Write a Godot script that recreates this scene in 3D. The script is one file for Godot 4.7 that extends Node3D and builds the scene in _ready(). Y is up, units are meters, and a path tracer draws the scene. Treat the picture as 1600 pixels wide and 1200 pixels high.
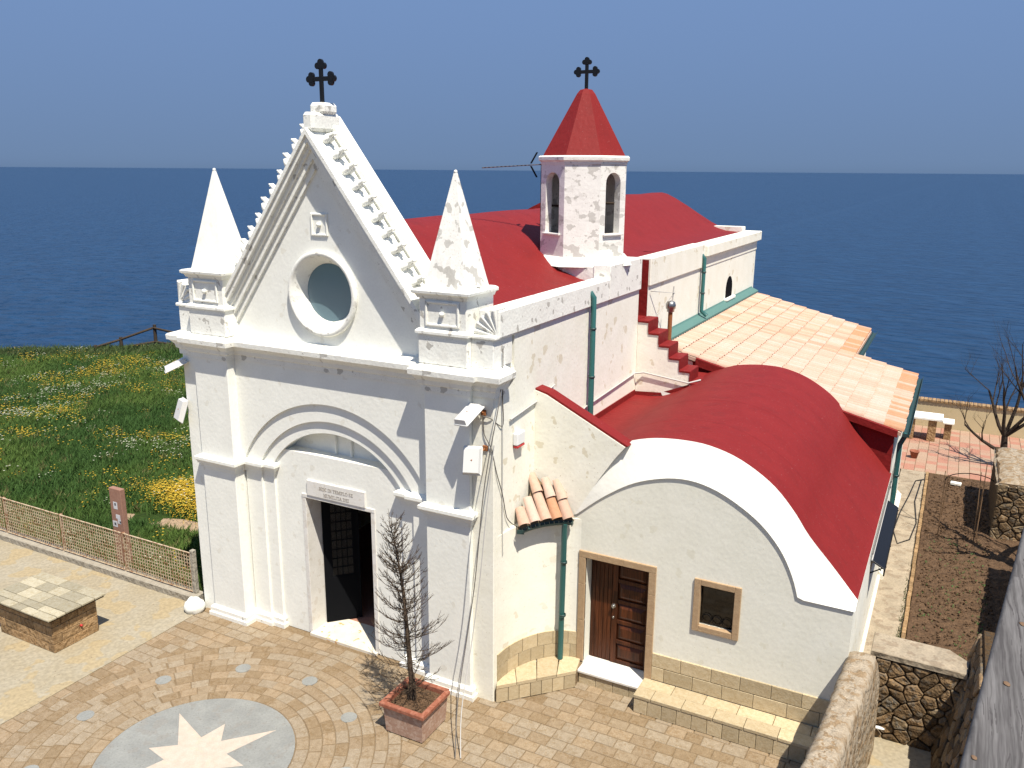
extends Node3D

# ------------------------------------------------------------------ mesh helper
class MB:
	var st := SurfaceTool.new()
	var col := Color(1, 1, 1)
	func _init():
		st.begin(Mesh.PRIMITIVE_TRIANGLES)
	func tri(a: Vector3, b: Vector3, c: Vector3, sg := -1):
		st.set_smooth_group(sg)
		st.set_color(col)
		st.add_vertex(a)
		st.set_smooth_group(sg)
		st.set_color(col)
		st.add_vertex(c)
		st.set_smooth_group(sg)
		st.set_color(col)
		st.add_vertex(b)
	# corners counter-clockwise seen from outside
	func q(a: Vector3, b: Vector3, c: Vector3, d: Vector3, sg := -1):
		tri(a, b, c, sg)
		tri(a, c, d, sg)
	func box(c: Vector3, s: Vector3, bev := 0.0, bs := Basis()):
		var h := s * 0.5
		if bev <= 0.0:
			var p := []
			for i in 8:
				p.append(c + bs * Vector3(h.x if i & 1 else -h.x, h.y if i & 2 else -h.y, h.z if i & 4 else -h.z))
			q(p[4], p[5], p[7], p[6]); q(p[1], p[0], p[2], p[3]); q(p[5], p[1], p[3], p[7])
			q(p[0], p[4], p[6], p[2]); q(p[6], p[7], p[3], p[2]); q(p[0], p[1], p[5], p[4])
			return
		var b: float = min(bev, min(h.x, min(h.y, h.z)) * 0.95)
		var V := func(ax: int, sx: float, sy: float, sz: float) -> Vector3:
			var k := Vector3(h.x - b, h.y - b, h.z - b)
			if ax == 0: k.x = h.x
			elif ax == 1: k.y = h.y
			else: k.z = h.z
			return c + bs * Vector3(k.x * sx, k.y * sy, k.z * sz)
		for s1 in [-1.0, 1.0]:
			var f := [V.call(0, s1, -1, 1), V.call(0, s1, -1, -1), V.call(0, s1, 1, -1), V.call(0, s1, 1, 1)]
			if s1 < 0: f.reverse()
			q(f[0], f[1], f[2], f[3])
			f = [V.call(1, -1, s1, 1), V.call(1, 1, s1, 1), V.call(1, 1, s1, -1), V.call(1, -1, s1, -1)]
			if s1 < 0: f.reverse()
			q(f[0], f[1], f[2], f[3])
			f = [V.call(2, -1, -1, s1), V.call(2, 1, -1, s1), V.call(2, 1, 1, s1), V.call(2, -1, 1, s1)]
			if s1 < 0: f.reverse()
			q(f[0], f[1], f[2], f[3])
		for s1 in [-1.0, 1.0]:
			for s2 in [-1.0, 1.0]:
				var f := [V.call(0, s1, s2, 1), V.call(0, s1, s2, -1), V.call(1, s1, s2, -1), V.call(1, s1, s2, 1)]
				if s1 * s2 < 0: f.reverse()
				q(f[0], f[1], f[2], f[3])
				f = [V.call(0, s1, -1, s2), V.call(0, s1, 1, s2), V.call(2, s1, 1, s2), V.call(2, s1, -1, s2)]
				if s1 * s2 < 0: f.reverse()
				q(f[0], f[1], f[2], f[3])
				f = [V.call(1, -1, s1, s2), V.call(1, 1, s1, s2), V.call(2, 1, s1, s2), V.call(2, -1, s1, s2)]
				if s1 * s2 > 0: f.reverse()
				q(f[0], f[1], f[2], f[3])
		for s1 in [-1.0, 1.0]:
			for s2 in [-1.0, 1.0]:
				for s3 in [-1.0, 1.0]:
					var f := [V.call(0, s1, s2, s3), V.call(1, s1, s2, s3), V.call(2, s1, s2, s3)]
					if s1 * s2 * s3 < 0: f.reverse()
					tri(f[0], f[1], f[2])
	func bx(x0: float, x1: float, y0: float, y1: float, z0: float, z1: float, bev := 0.0):
		box(Vector3(x0 + x1, y0 + y1, z0 + z1) * 0.5, Vector3(absf(x1 - x0), absf(y1 - y0), absf(z1 - z0)), bev)
	# polygon in local xy, extruded from z0 to z1 (z1 is the front)
	func extr(pts: Array, z0: float, z1: float, xf := Transform3D()):
		var pv := PackedVector2Array(pts)
		if Geometry2D.is_polygon_clockwise(pv):
			pv.reverse()
		var idx := Geometry2D.triangulate_polygon(pv)
		for i in range(0, idx.size(), 3):
			var a := pv[idx[i]]
			var b := pv[idx[i + 1]]
			var c := pv[idx[i + 2]]
			if (b - a).cross(c - a) < 0.0:
				var t := b
				b = c
				c = t
			tri(xf * Vector3(a.x, a.y, z1), xf * Vector3(b.x, b.y, z1), xf * Vector3(c.x, c.y, z1))
			tri(xf * Vector3(a.x, a.y, z0), xf * Vector3(c.x, c.y, z0), xf * Vector3(b.x, b.y, z0))
		for i in pv.size():
			var a := pv[i]
			var b := pv[(i + 1) % pv.size()]
			q(xf * Vector3(a.x, a.y, z0), xf * Vector3(b.x, b.y, z0), xf * Vector3(b.x, b.y, z1), xf * Vector3(a.x, a.y, z1))
	func tube(pts: Array, rad, sides := 8, capped := true):
		var rings := []
		var up := Vector3.UP
		for i in pts.size():
			var d: Vector3
			if i == 0: d = pts[1] - pts[0]
			elif i == pts.size() - 1: d = pts[i] - pts[i - 1]
			else: d = (pts[i + 1] - pts[i]).normalized() + (pts[i] - pts[i - 1]).normalized()
			if d.length() < 1e-6: d = Vector3.UP
			d = d.normalized()
			if i == 0:
				up = Vector3.UP if absf(d.y) < 0.9 else Vector3.RIGHT
			var u := (up - d * up.dot(d)).normalized()
			up = u
			var w := d.cross(u)
			var r: float = rad if rad is float else rad[i]
			var ring := []
			for k in sides:
				var a := TAU * k / sides
				ring.append(pts[i] + (u * cos(a) + w * sin(a)) * r)
			rings.append(ring)
		for i in rings.size() - 1:
			for k in sides:
				var k2 := (k + 1) % sides
				q(rings[i][k], rings[i][k2], rings[i + 1][k2], rings[i + 1][k], 1)
		if capped:
			for k in range(1, sides - 1):
				tri(rings[0][0], rings[0][k + 1], rings[0][k])
				tri(rings[-1][0], rings[-1][k], rings[-1][k + 1])
	func lathe(prof: Array, sides: int, c := Vector3(), smooth := true, rot := 0.0):
		for i in prof.size() - 1:
			for k in sides:
				var a0 := TAU * k / sides + rot
				var a1 := TAU * (k + 1) / sides + rot
				var p: Vector2 = prof[i]
				var r: Vector2 = prof[i + 1]
				var A := c + Vector3(p.x * sin(a0), p.y, p.x * cos(a0))
				var B := c + Vector3(p.x * sin(a1), p.y, p.x * cos(a1))
				var C := c + Vector3(r.x * sin(a1), r.y, r.x * cos(a1))
				var D := c + Vector3(r.x * sin(a0), r.y, r.x * cos(a0))
				var sg := 1 if smooth else -1
				if p.x < 1e-5: tri(A, C, D, sg)
				elif r.x < 1e-5: tri(A, B, C, sg)
				else: q(A, B, C, D, sg)
	# sweeps a profile (out, y) along a plan line (x, z) with mitred corners
	func mould(path: Array, prof: Array):
		var n := path.size()
		var mit := []
		for i in n:
			var n1 := Vector2.ZERO
			var n2 := Vector2.ZERO
			if i > 0:
				var d: Vector2 = (path[i] - path[i - 1]).normalized()
				n1 = Vector2(d.y, -d.x)
			if i < n - 1:
				var d: Vector2 = (path[i + 1] - path[i]).normalized()
				n2 = Vector2(d.y, -d.x)
			if i == 0: mit.append(n2)
			elif i == n - 1: mit.append(n1)
			else:
				var m := n1 + n2
				mit.append(m / max(0.2, 1.0 + n1.dot(n2)))
		var P := func(i: int, k: int) -> Vector3:
			var o: Vector2 = path[i] + mit[i] * prof[k].x
			return Vector3(o.x, prof[k].y, o.y)
		for i in n - 1:
			for k in prof.size() - 1:
				q(P.call(i + 1, k), P.call(i, k), P.call(i, k + 1), P.call(i + 1, k + 1))
		for e in [0, n - 1]:
			for k in range(1, prof.size() - 1):
				tri(P.call(e, 0), P.call(e, k), P.call(e, k + 1))
	func sheet(rows: Array, sg := 1):
		for i in rows.size() - 1:
			for k in rows[i].size() - 1:
				q(rows[i][k], rows[i][k + 1], rows[i + 1][k + 1], rows[i + 1][k], sg)
	func blob(c: Vector3, r: Vector3, rng: RandomNumberGenerator, rough := 0.18, nu := 8, nv := 6, bs := Basis()):
		var g := []
		for j in nv + 1:
			var row := []
			var t := PI * j / nv
			for i in nu:
				var a := TAU * i / nu
				var k := 1.0 + rng.randf_range(-rough, rough)
				if j == 0 or j == nv: k = 1.0
				row.append(c + bs * (Vector3(sin(t) * cos(a), cos(t), sin(t) * sin(a)) * r * k))
			g.append(row)
		for j in nv:
			for i in nu:
				var i2 := (i + 1) % nu
				if j == 0: tri(g[0][0], g[1][i2], g[1][i], 1)
				elif j == nv - 1: tri(g[j][i], g[j][i2], g[nv][0], 1)
				else: q(g[j][i], g[j][i2], g[j + 1][i2], g[j + 1][i], 1)
	func mesh() -> ArrayMesh:
		st.generate_normals()
		return st.commit()

# ------------------------------------------------------------------ textures and materials
var M := {}
var names := {}
var grain: ImageTexture
var rough_n: ImageTexture

func lin(r: float, g: float, b: float) -> Color:
	return Color(r, g, b).linear_to_srgb()

var noise_pool := {}
func noise_bytes(sd: int, freq: float, oct: int, size: int) -> PackedByteArray:
	# frequencies are for a 512 pixel tile; alike tiles are computed once and shifted
	var key := "%.4f %d %d" % [freq, oct, size]
	if not noise_pool.has(key):
		var n := FastNoiseLite.new()
		n.seed = 100 + noise_pool.size()
		n.noise_type = FastNoiseLite.TYPE_SIMPLEX
		n.frequency = freq * 512.0 / size
		n.fractal_octaves = oct
		var im := n.get_seamless_image(size, size)
		im.convert(Image.FORMAT_L8)
		noise_pool[key] = im.get_data()
	var d: PackedByteArray = noise_pool[key]
	var sh := (sd * 7919 + 131) % (size * size)
	return d.slice(sh) + d.slice(0, sh)

func snap(f: float) -> float:
	return [0.008, 0.016, 0.032, 0.09][0 if f < 0.011 else (1 if f < 0.023 else (2 if f < 0.05 else 3))]

# c0 to c1 by coarse noise, tinted by fine noise; peel and speck are patches with edges
func ctex(sd: int, size: int, c0: Color, c1: Color, f1: float, f2: float, fine: float, peel := [], speck := []) -> ImageTexture:
	var a := noise_bytes(sd, snap(f1), 4, size)
	var b := noise_bytes(sd + 7, snap(f2), 2, size)
	var p := noise_bytes(sd + 13, snap(peel[1]), 4, size) if peel.size() else PackedByteArray()
	var p2 := noise_bytes(sd + 17, 0.008, 4, size) if peel.size() else PackedByteArray()
	var s := noise_bytes(sd + 23, snap(speck[1]), 2, size) if speck.size() else PackedByteArray()
	var d0 := c0.linear_to_srgb()
	var d1 := c1.linear_to_srgb()
	var pc := Color()
	if peel.size(): pc = (peel[0] as Color).linear_to_srgb()
	var sc := Color()
	if speck.size(): sc = (speck[0] as Color).linear_to_srgb()
	var out := PackedByteArray()
	out.resize(size * size * 3)
	for i in size * size:
		var t := a[i] / 255.0
		var k := 1.0 + (b[i] / 255.0 - 0.5) * fine
		var r := (d0.r + (d1.r - d0.r) * t) * k
		var g := (d0.g + (d1.g - d0.g) * t) * k
		var bl := (d0.b + (d1.b - d0.b) * t) * k
		if peel.size():
			var v: float = p[i] / 255.0 * 0.55 + p2[i] / 255.0 * 0.45
			var w: float = clamp((v - peel[2]) * 40.0, 0.0, 1.0) * peel[3]
			r += (pc.r * k - r) * w
			g += (pc.g * k - g) * w
			bl += (pc.b * k - bl) * w
		if speck.size() and s[i] / 255.0 > speck[2]:
			r += (sc.r - r) * 0.8
			g += (sc.g - g) * 0.8
			bl += (sc.b - bl) * 0.8
		out[i * 3] = int(clamp(r * 255.0, 0, 255))
		out[i * 3 + 1] = int(clamp(g * 255.0, 0, 255))
		out[i * 3 + 2] = int(clamp(bl * 255.0, 0, 255))
	return ImageTexture.create_from_image(Image.create_from_data(size, size, false, Image.FORMAT_RGB8, out))

func ntex(sd: int, freq: float, oct: int, size: int, strength: float) -> ImageTexture:
	var n := FastNoiseLite.new()
	n.seed = sd
	n.frequency = freq
	n.fractal_octaves = oct
	var im := n.get_seamless_image(size, size)
	im.convert(Image.FORMAT_RGBA8)
	im.bump_map_to_normal_map(strength)
	return ImageTexture.create_from_image(im)

func mat(rough: float, tex: Texture2D = null, per_m := 0.5, tint := Color(1, 1, 1), nrm: Texture2D = null, nscale := 0.5, spec := 0.3) -> StandardMaterial3D:
	var m := StandardMaterial3D.new()
	m.albedo_color = tint
	m.roughness = rough
	m.metallic_specular = spec
	if tex or nrm:
		m.uv1_triplanar = true
		m.uv1_world_triplanar = true
		m.uv1_scale = Vector3.ONE * per_m
	if tex: m.albedo_texture = tex
	if nrm:
		m.normal_enabled = true
		m.normal_texture = nrm
		m.normal_scale = nscale
	return m

func plain(r: float, g: float, b: float, rough := 0.6, metal := 0.0) -> StandardMaterial3D:
	var m := StandardMaterial3D.new()
	m.albedo_color = lin(r, g, b)
	m.roughness = rough
	m.metallic = metal
	return m

func make_materials():
	grain = ntex(5, 0.1, 3, 256, 1.5)
	rough_n = ntex(9, 0.04, 4, 256, 6.0)
	var grey := Color(0.40, 0.385, 0.35)
	var clean := ctex(101, 512, Color(0.785, 0.79, 0.735), Color(0.835, 0.84, 0.785), 0.006, 0.06, 0.02, [Color(0.62, 0.59, 0.5), 0.02, 0.76, 0.35], [Color(0.45, 0.4, 0.3), 0.09, 0.965])
	M.plaster = mat(0.85, clean, 0.33, Color(1, 1, 1), grain, 0.12)
	var worn := ctex(111, 512, Color(0.76, 0.755, 0.70), Color(0.835, 0.84, 0.785), 0.006, 0.06, 0.03, [grey, 0.02, 0.705, 0.8], [Color(0.25, 0.2, 0.15), 0.05, 0.93])
	M.worn = mat(0.9, worn, 0.45, Color(1, 1, 1), grain, 0.25)
	var worn2 := ctex(117, 512, Color(0.75, 0.735, 0.69), Color(0.84, 0.83, 0.78), 0.006, 0.06, 0.04, [grey, 0.014, 0.615, 0.8], [Color(0.22, 0.17, 0.12), 0.05, 0.92])
	M.peeling = mat(0.9, worn2, 0.4, Color(1, 1, 1), grain, 0.2)
	var cream := ctex(121, 512, Color(0.775, 0.76, 0.66), Color(0.83, 0.82, 0.735), 0.008, 0.06, 0.025, [Color(0.58, 0.52, 0.38), 0.02, 0.72, 0.6], [Color(0.35, 0.28, 0.18), 0.06, 0.945])
	M.cream = mat(0.88, cream, 0.3, Color(1, 1, 1), grain, 0.12)
	var annexw := ctex(127, 512, Color(0.735, 0.73, 0.64), Color(0.775, 0.77, 0.685), 0.006, 0.05, 0.025, [Color(0.62, 0.60, 0.48), 0.02, 0.76, 0.4], [Color(0.42, 0.37, 0.27), 0.07, 0.965])
	M.annex = mat(0.9, annexw, 0.3, Color(1, 1, 1), grain, 0.1)
	M.whiteband = mat(0.8, clean, 0.3, Color(1, 1, 1), grain, 0.15)
	var red := ctex(131, 512, Color(0.178, 0.0155, 0.015), Color(0.202, 0.0185, 0.0175), 0.008, 0.08, 0.06, [Color(0.162, 0.0165, 0.0155), 0.01, 0.66, 0.6], [Color(0.5, 0.36, 0.33), 0.12, 0.955])
	M.red = mat(0.62, red, 0.3, Color(1, 1, 1), grain, 0.3, 0.25)
	var stone := ctex(141, 256, Color(0.25, 0.198, 0.136), Color(0.315, 0.26, 0.19), 0.012, 0.09, 0.16, [Color(0.215, 0.155, 0.09), 0.03, 0.62, 0.5], [Color(0.18, 0.12, 0.06), 0.1, 0.96])
	M.pavers = []
	for c in [Color(1, 1, 1), Color(0.97, 0.95, 0.92), Color(0.94, 0.91, 0.87), Color(1, 0.97, 0.93), Color(0.98, 0.98, 0.98), Color(0.91, 0.87, 0.81)]:
		M.pavers.append(mat(0.85, stone, 0.8, c, grain, 0.6))
	M.paver_mix = mat(0.85, stone, 0.8, Color(1, 1, 1), grain, 0.6)
	M.paver_mix.vertex_color_use_as_albedo = true
	M.joint = mat(0.95, stone, 1.3, Color(0.86, 0.82, 0.76), rough_n, 0.6)
	var block := ctex(147, 256, Color(0.47, 0.385, 0.25), Color(0.55, 0.475, 0.335), 0.014, 0.08, 0.08, [Color(0.42, 0.33, 0.20), 0.03, 0.62, 0.5])
	M.blocks = []
	for t in [1.0, 0.95, 0.9]:
		M.blocks.append(mat(0.85, block, 0.9, Color(t, t * 0.99, t * 0.97), grain, 0.4))
	var frame := ctex(149, 256, Color(0.36, 0.245, 0.145), Color(0.43, 0.31, 0.19), 0.02, 0.08, 0.1)
	M.frame = mat(0.8, frame, 0.9, Color(1, 1, 1), grain, 0.4)
	var conc := ctex(151, 512, Color(0.30, 0.255, 0.175), Color(0.325, 0.29, 0.22), 0.006, 0.06, 0.12, [Color(0.35, 0.27, 0.15), 0.008, 0.58, 0.6], [Color(0.16, 0.12, 0.08), 0.07, 0.93])
	M.concrete = mat(0.9, conc, 0.2, Color(1, 1, 1), grain, 0.5)
	var pathc := ctex(157, 256, Color(0.27, 0.225, 0.165), Color(0.36, 0.30, 0.22), 0.01, 0.06, 0.12, [Color(0.22, 0.17, 0.12), 0.02, 0.6, 0.6])
	M.path = mat(0.92, pathc, 0.4, Color(1, 1, 1), rough_n, 0.5)
	var kerb := ctex(159, 256, Color(0.28, 0.25, 0.2), Color(0.36, 0.33, 0.27), 0.015, 0.08, 0.14)
	M.kerb = mat(0.92, kerb, 0.6, Color(1, 1, 1), rough_n, 0.5)
	var cop := ctex(161, 512, Color(0.28, 0.225, 0.16), Color(0.37, 0.315, 0.24), 0.012, 0.06, 0.22, [Color(0.23, 0.155, 0.085), 0.012, 0.53, 0.8], [Color(0.10, 0.08, 0.06), 0.06, 0.9])
	M.coping = mat(0.95, cop, 0.6, Color(1, 1, 1), rough_n, 1.0)
	var rub := ctex(167, 256, Color(0.16, 0.105, 0.058), Color(0.30, 0.20, 0.105), 0.02, 0.09, 0.4, [Color(0.17, 0.145, 0.115), 0.02, 0.58, 0.8])
	M.rubble = []
	for t in [1.0, 0.85, 0.7, 1.0]:
		M.rubble.append(mat(0.95, rub, 0.9, Color(t, t, t), rough_n, 1.2))
	M.rubble[3].albedo_color = Color(0.92, 0.96, 1.0)
	M.mortar = mat(0.98, rub, 1.4, Color(0.6, 0.58, 0.55), rough_n, 1.0)
	var soil := ctex(171, 256, Color(0.075, 0.045, 0.026), Color(0.125, 0.078, 0.046), 0.02, 0.1, 0.5, [], [Color(0.3, 0.24, 0.17), 0.12, 0.95])
	M.soil = mat(1.0, soil, 0.5, Color(1, 1, 1), rough_n, 1.6)
	var dirt := ctex(173, 256, Color(0.28, 0.2, 0.13), Color(0.36, 0.27, 0.18), 0.02, 0.1, 0.2)
	M.dirt = mat(1.0, dirt, 0.5, Color(1, 1, 1), rough_n, 1.0)
	var gg := ctex(177, 256, Color(0.016, 0.032, 0.006), Color(0.035, 0.062, 0.012), 0.02, 0.1, 0.5)
	M.turf = mat(1.0, gg, 0.3, Color(1, 1, 1), rough_n, 1.2)
	var tile := ctex(181, 256, Color(0.50, 0.355, 0.285), Color(0.55, 0.42, 0.355), 0.02, 0.07, 0.09, [Color(0.48, 0.31, 0.215), 0.02, 0.66, 0.4])
	M.tiles = []
	for c in [Color(1, 1, 1), Color(0.98, 0.97, 0.95), Color(1, 0.98, 0.96), Color(0.97, 0.93, 0.9), Color(0.98, 0.95, 0.92), Color(0.94, 0.82, 0.71)]:
		M.tiles.append(mat(0.85, tile, 1.2, c, grain, 0.4))
	M.tile_mix = mat(0.85, tile, 1.2, Color(1, 1, 1), grain, 0.4)
	M.tile_mix.vertex_color_use_as_albedo = true
	var cotto := ctex(187, 256, Color(0.33, 0.222, 0.165), Color(0.39, 0.285, 0.215), 0.03, 0.09, 0.16)
	M.cotto = []
	for t in [1.0, 0.93, 0.86, 0.97]:
		M.cotto.append(mat(0.85, cotto, 0.7, Color(1.0, t, t * 0.98), grain, 0.4))
	var pot := ctex(191, 256, Color(0.33, 0.20, 0.145), Color(0.42, 0.30, 0.235), 0.012, 0.08, 0.12, [Color(0.50, 0.40, 0.33), 0.015, 0.55, 0.6])
	M.pot = mat(0.85, pot, 1.0, Color(1, 1, 1), grain, 0.4)
	M.pot_rim = mat(0.8, pot, 1.3, Color(0.86, 0.66, 0.6), grain, 0.4)
	var greyst := ctex(193, 256, Color(0.205, 0.21, 0.20), Color(0.255, 0.26, 0.245), 0.01, 0.08, 0.08, [Color(0.22, 0.21, 0.19), 0.015, 0.62, 0.5], [Color(0.1, 0.09, 0.08), 0.06, 0.93])
	M.greystone = mat(0.8, greyst, 0.4, Color(1, 1, 1), grain, 0.3)
	var starst := ctex(197, 256, Color(0.43, 0.365, 0.30), Color(0.49, 0.43, 0.365), 0.015, 0.06, 0.06, [Color(0.55, 0.42, 0.32), 0.03, 0.64, 0.5])
	M.starstone = mat(0.75, starst, 0.6, Color(1, 1, 1), grain, 0.2)
	var marble := ctex(199, 256, Color(0.66, 0.645, 0.60), Color(0.74, 0.73, 0.70), 0.01, 0.06, 0.04, [Color(0.55, 0.5, 0.43), 0.012, 0.62, 0.4])
	M.marble = mat(0.55, marble, 0.5, Color(1, 1, 1), grain, 0.1, 0.4)
	var sillm := ctex(203, 256, Color(0.62, 0.56, 0.45), Color(0.70, 0.66, 0.57), 0.01, 0.06, 0.05, [Color(0.48, 0.22, 0.06), 0.02, 0.70, 0.7])
	M.threshold = mat(0.6, sillm, 0.7, Color(1, 1, 1), grain, 0.1, 0.4)
	var slate := ctex(207, 256, Color(0.38, 0.335, 0.25), Color(0.46, 0.42, 0.335), 0.02, 0.07, 0.14, [Color(0.35, 0.29, 0.19), 0.02, 0.64, 0.5])
	M.slabs = []
	for t in [1.0, 0.92, 0.84, 0.96]:
		M.slabs.append(mat(0.85, slate, 0.9, Color(t, t, t * 0.97), grain, 0.6))
	var boxst := ctex(209, 256, Color(0.30, 0.20, 0.105), Color(0.42, 0.30, 0.18), 0.02, 0.09, 0.2, [Color(0.24, 0.15, 0.075), 0.02, 0.58, 0.6])
	M.boxstone = []
	for t in [1.0, 0.92, 0.84, 0.97]:
		M.boxstone.append(mat(0.9, boxst, 0.9, Color(t, t * 0.98, t * 0.95), rough_n, 0.7))
	M.wood_grey = wood_mat(311, Color(0.06, 0.056, 0.055), Color(0.16, 0.153, 0.15), 0.95, true)
	M.wood_door = wood_mat(313, Color(0.024, 0.007, 0.0025), Color(0.125, 0.037, 0.012), 0.42, false)
	M.wood_post = wood_mat(317, Color(0.03, 0.022, 0.016), Color(0.075, 0.056, 0.04), 0.9, false)
	M.bark = mat(0.95, ctex(321, 256, Color(0.045, 0.032, 0.022), Color(0.10, 0.073, 0.052), 0.03, 0.1, 0.4), 1.5, Color(1, 1, 1), rough_n, 1.0)
	M.bark_dark = mat(0.95, ctex(323, 256, Color(0.028, 0.020, 0.015), Color(0.07, 0.052, 0.04), 0.03, 0.1, 0.4), 1.5, Color(1, 1, 1), rough_n, 1.0)
	M.black = plain(0.008, 0.008, 0.009, 0.45, 0.3)
	M.iron = plain(0.007, 0.0075, 0.009, 0.7)
	M.iron.metallic_specular = 0.1
	M.green_metal = plain(0.022, 0.105, 0.10, 0.45)
	M.green_dark = plain(0.02, 0.05, 0.048, 0.5)
	M.flashing = plain(0.075, 0.17, 0.155, 0.75)
	M.steel = plain(0.35, 0.34, 0.32, 0.3, 0.9)
	M.lamp_body = plain(0.62, 0.62, 0.6, 0.5)
	M.rust = mat(0.95, ctex(331, 256, Color(0.20, 0.07, 0.025), Color(0.36, 0.16, 0.07), 0.04, 0.1, 0.4), 3.0)
	M.fence = mat(0.8, ctex(333, 256, Color(0.40, 0.31, 0.20), Color(0.52, 0.43, 0.31), 0.02, 0.1, 0.2, [Color(0.22, 0.10, 0.05), 0.02, 0.57, 0.8]), 0.8)
	M.fence_post = mat(0.85, ctex(335, 256, Color(0.33, 0.21, 0.13), Color(0.44, 0.31, 0.21), 0.02, 0.1, 0.2, [Color(0.20, 0.09, 0.045), 0.02, 0.53, 0.8]), 0.9)
	M.panel = mat(0.75, ctex(337, 256, Color(0.27, 0.145, 0.105), Color(0.31, 0.18, 0.135), 0.02, 0.08, 0.06), 0.8)
	M.paper = plain(0.55, 0.56, 0.58, 0.7)
	M.ink = plain(0.08, 0.085, 0.1, 0.7)
	M.letters = plain(0.33, 0.30, 0.26, 0.8)
	M.white_plastic = plain(0.72, 0.73, 0.73, 0.35)
	M.red_plastic = plain(0.42, 0.018, 0.02, 0.35)
	M.cable = plain(0.12, 0.11, 0.1, 0.7)
	M.cable_pale = plain(0.45, 0.44, 0.42, 0.7)
	M.bronze = mat(0.55, ctex(341, 256, Color(0.035, 0.065, 0.055), Color(0.09, 0.13, 0.10), 0.03, 0.1, 0.3), 2.0)
	M.bronze.metallic = 0.4
	M.bulb = plain(0.45, 0.46, 0.45, 0.12)
	M.cane = plain(0.16, 0.095, 0.05, 0.8)
	var gl := StandardMaterial3D.new()
	gl.albedo_color = Color(0.42, 0.52, 0.56, 0.95)
	gl.transparency = BaseMaterial3D.TRANSPARENCY_ALPHA
	gl.roughness = 0.12
	M.glass = gl
	var dl := gl.duplicate()
	dl.albedo_color = Color(0.05, 0.055, 0.06, 0.75)
	dl.roughness = 0.6
	M.leaf_glass = dl
	var dg := StandardMaterial3D.new()
	dg.albedo_color = Color(0.02, 0.022, 0.025, 0.7)
	dg.transparency = BaseMaterial3D.TRANSPARENCY_ALPHA
	dg.roughness = 0.05
	M.dark_glass = dg
	var sea := StandardMaterial3D.new()
	sea.albedo_texture = ctex(401, 512, Color(0.006, 0.028, 0.071), Color(0.009, 0.037, 0.088), 0.004, 0.03, 0.25)
	sea.uv1_triplanar = true
	sea.uv1_world_triplanar = true
	sea.uv1_scale = Vector3(0.008, 0.008, 0.02)
	sea.roughness = 0.32
	sea.metallic_specular = 0.35
	sea.normal_enabled = true
	sea.normal_texture = ntex(403, 0.04, 4, 512, 10.0)
	sea.normal_scale = 0.45
	M.sea = sea
	var gm := StandardMaterial3D.new()
	gm.vertex_color_use_as_albedo = true
	gm.roughness = 0.8
	gm.backlight_enabled = true
	gm.backlight = Color(0.10, 0.16, 0.03)
	M.blade = gm
	var fm := StandardMaterial3D.new()
	fm.vertex_color_use_as_albedo = true
	fm.roughness = 0.8
	M.petal = fm

func wood_mat(sd: int, c0: Color, c1: Color, rough: float, along_z: bool) -> StandardMaterial3D:
	var size := 256
	var im := Image.create(size, size, false, Image.FORMAT_RGB8)
	var n := FastNoiseLite.new()
	n.seed = sd
	n.frequency = 0.01
	n.fractal_octaves = 3
	var a := c0.linear_to_srgb()
	var b := c1.linear_to_srgb()
	for y in size:
		for x in size:
			var v := n.get_noise_2d(x * 18.0, y * 0.7) * 0.9 + n.get_noise_2d(x * 60.0, y * 1.6) * 0.45 + n.get_noise_2d(x * 0.7, y * 0.3) * 0.5
			if along_z:
				var wv := n.get_noise_2d(x * 0.9, y * 1.4) * 14.0
				v = n.get_noise_2d((x + wv * 0.6) * 11.0, y * 0.45) * 0.65 + n.get_noise_2d(x * 1.6, y * 0.9) * 0.5 + n.get_noise_2d(x * 40.0, y * 6.0) * 0.3
				if n.get_noise_2d((x + wv) * 13.0 + 900.0, y * 1.1) > 0.42: v -= 0.8
			im.set_pixel(x, y, a.lerp(b, clamp(v + 0.5, 0.0, 1.0)))
	var m := StandardMaterial3D.new()
	m.albedo_texture = ImageTexture.create_from_image(im)
	m.uv1_triplanar = true
	m.uv1_world_triplanar = true
	m.uv1_scale = Vector3(2.0, 0.6 if not along_z else 2.0, 2.0 if not along_z else 0.6) if not along_z else Vector3(3.2, 3.2, 0.8)
	m.roughness = rough
	m.metallic_specular = 0.35
	return m

# ------------------------------------------------------------------ scene tree helpers
func numbered(called: String) -> String:
	if not names.has(called):
		names[called] = 0
		return called
	names[called] += 1
	return "%s_%03d" % [called, names[called]]

func thing(called: String, label: String, category: String, at := Vector3.ZERO, group := "") -> Node3D:
	var o := Node3D.new()
	o.name = numbered(called)
	add_child(o)
	o.position = at
	o.set_meta("label", label)
	o.set_meta("category", category)
	if group: o.set_meta("group", group)
	return o

func struct(called: String) -> Node3D:
	var o := Node3D.new()
	o.name = numbered(called)
	add_child(o)
	o.set_meta("kind", "structure")
	return o

func part(called: String, mb, material: Material, parent: Node3D, at := Transform3D()) -> MeshInstance3D:
	var o := MeshInstance3D.new()
	o.name = called
	o.mesh = mb.mesh() if mb is MB else mb
	o.material_override = material
	parent.add_child(o, true)
	o.transform = at
	return o

func rng_of(sd: int) -> RandomNumberGenerator:
	var r := RandomNumberGenerator.new()
	r.seed = sd
	return r

func arc(cx: float, cy: float, r: float, a0: float, a1: float, n: int) -> Array:
	var o := []
	for i in n + 1:
		var a := deg_to_rad(lerp(a0, a1, float(i) / n))
		o.append(Vector2(cx + r * cos(a), cy + r * sin(a)))
	return o

const CAM := Vector3(9.523, 8.779, 11.297)
const EUL := Vector3(-0.24719, 0.48277, 0.007155)
const FOV := 48.754
var cam_inv: Transform3D

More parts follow.
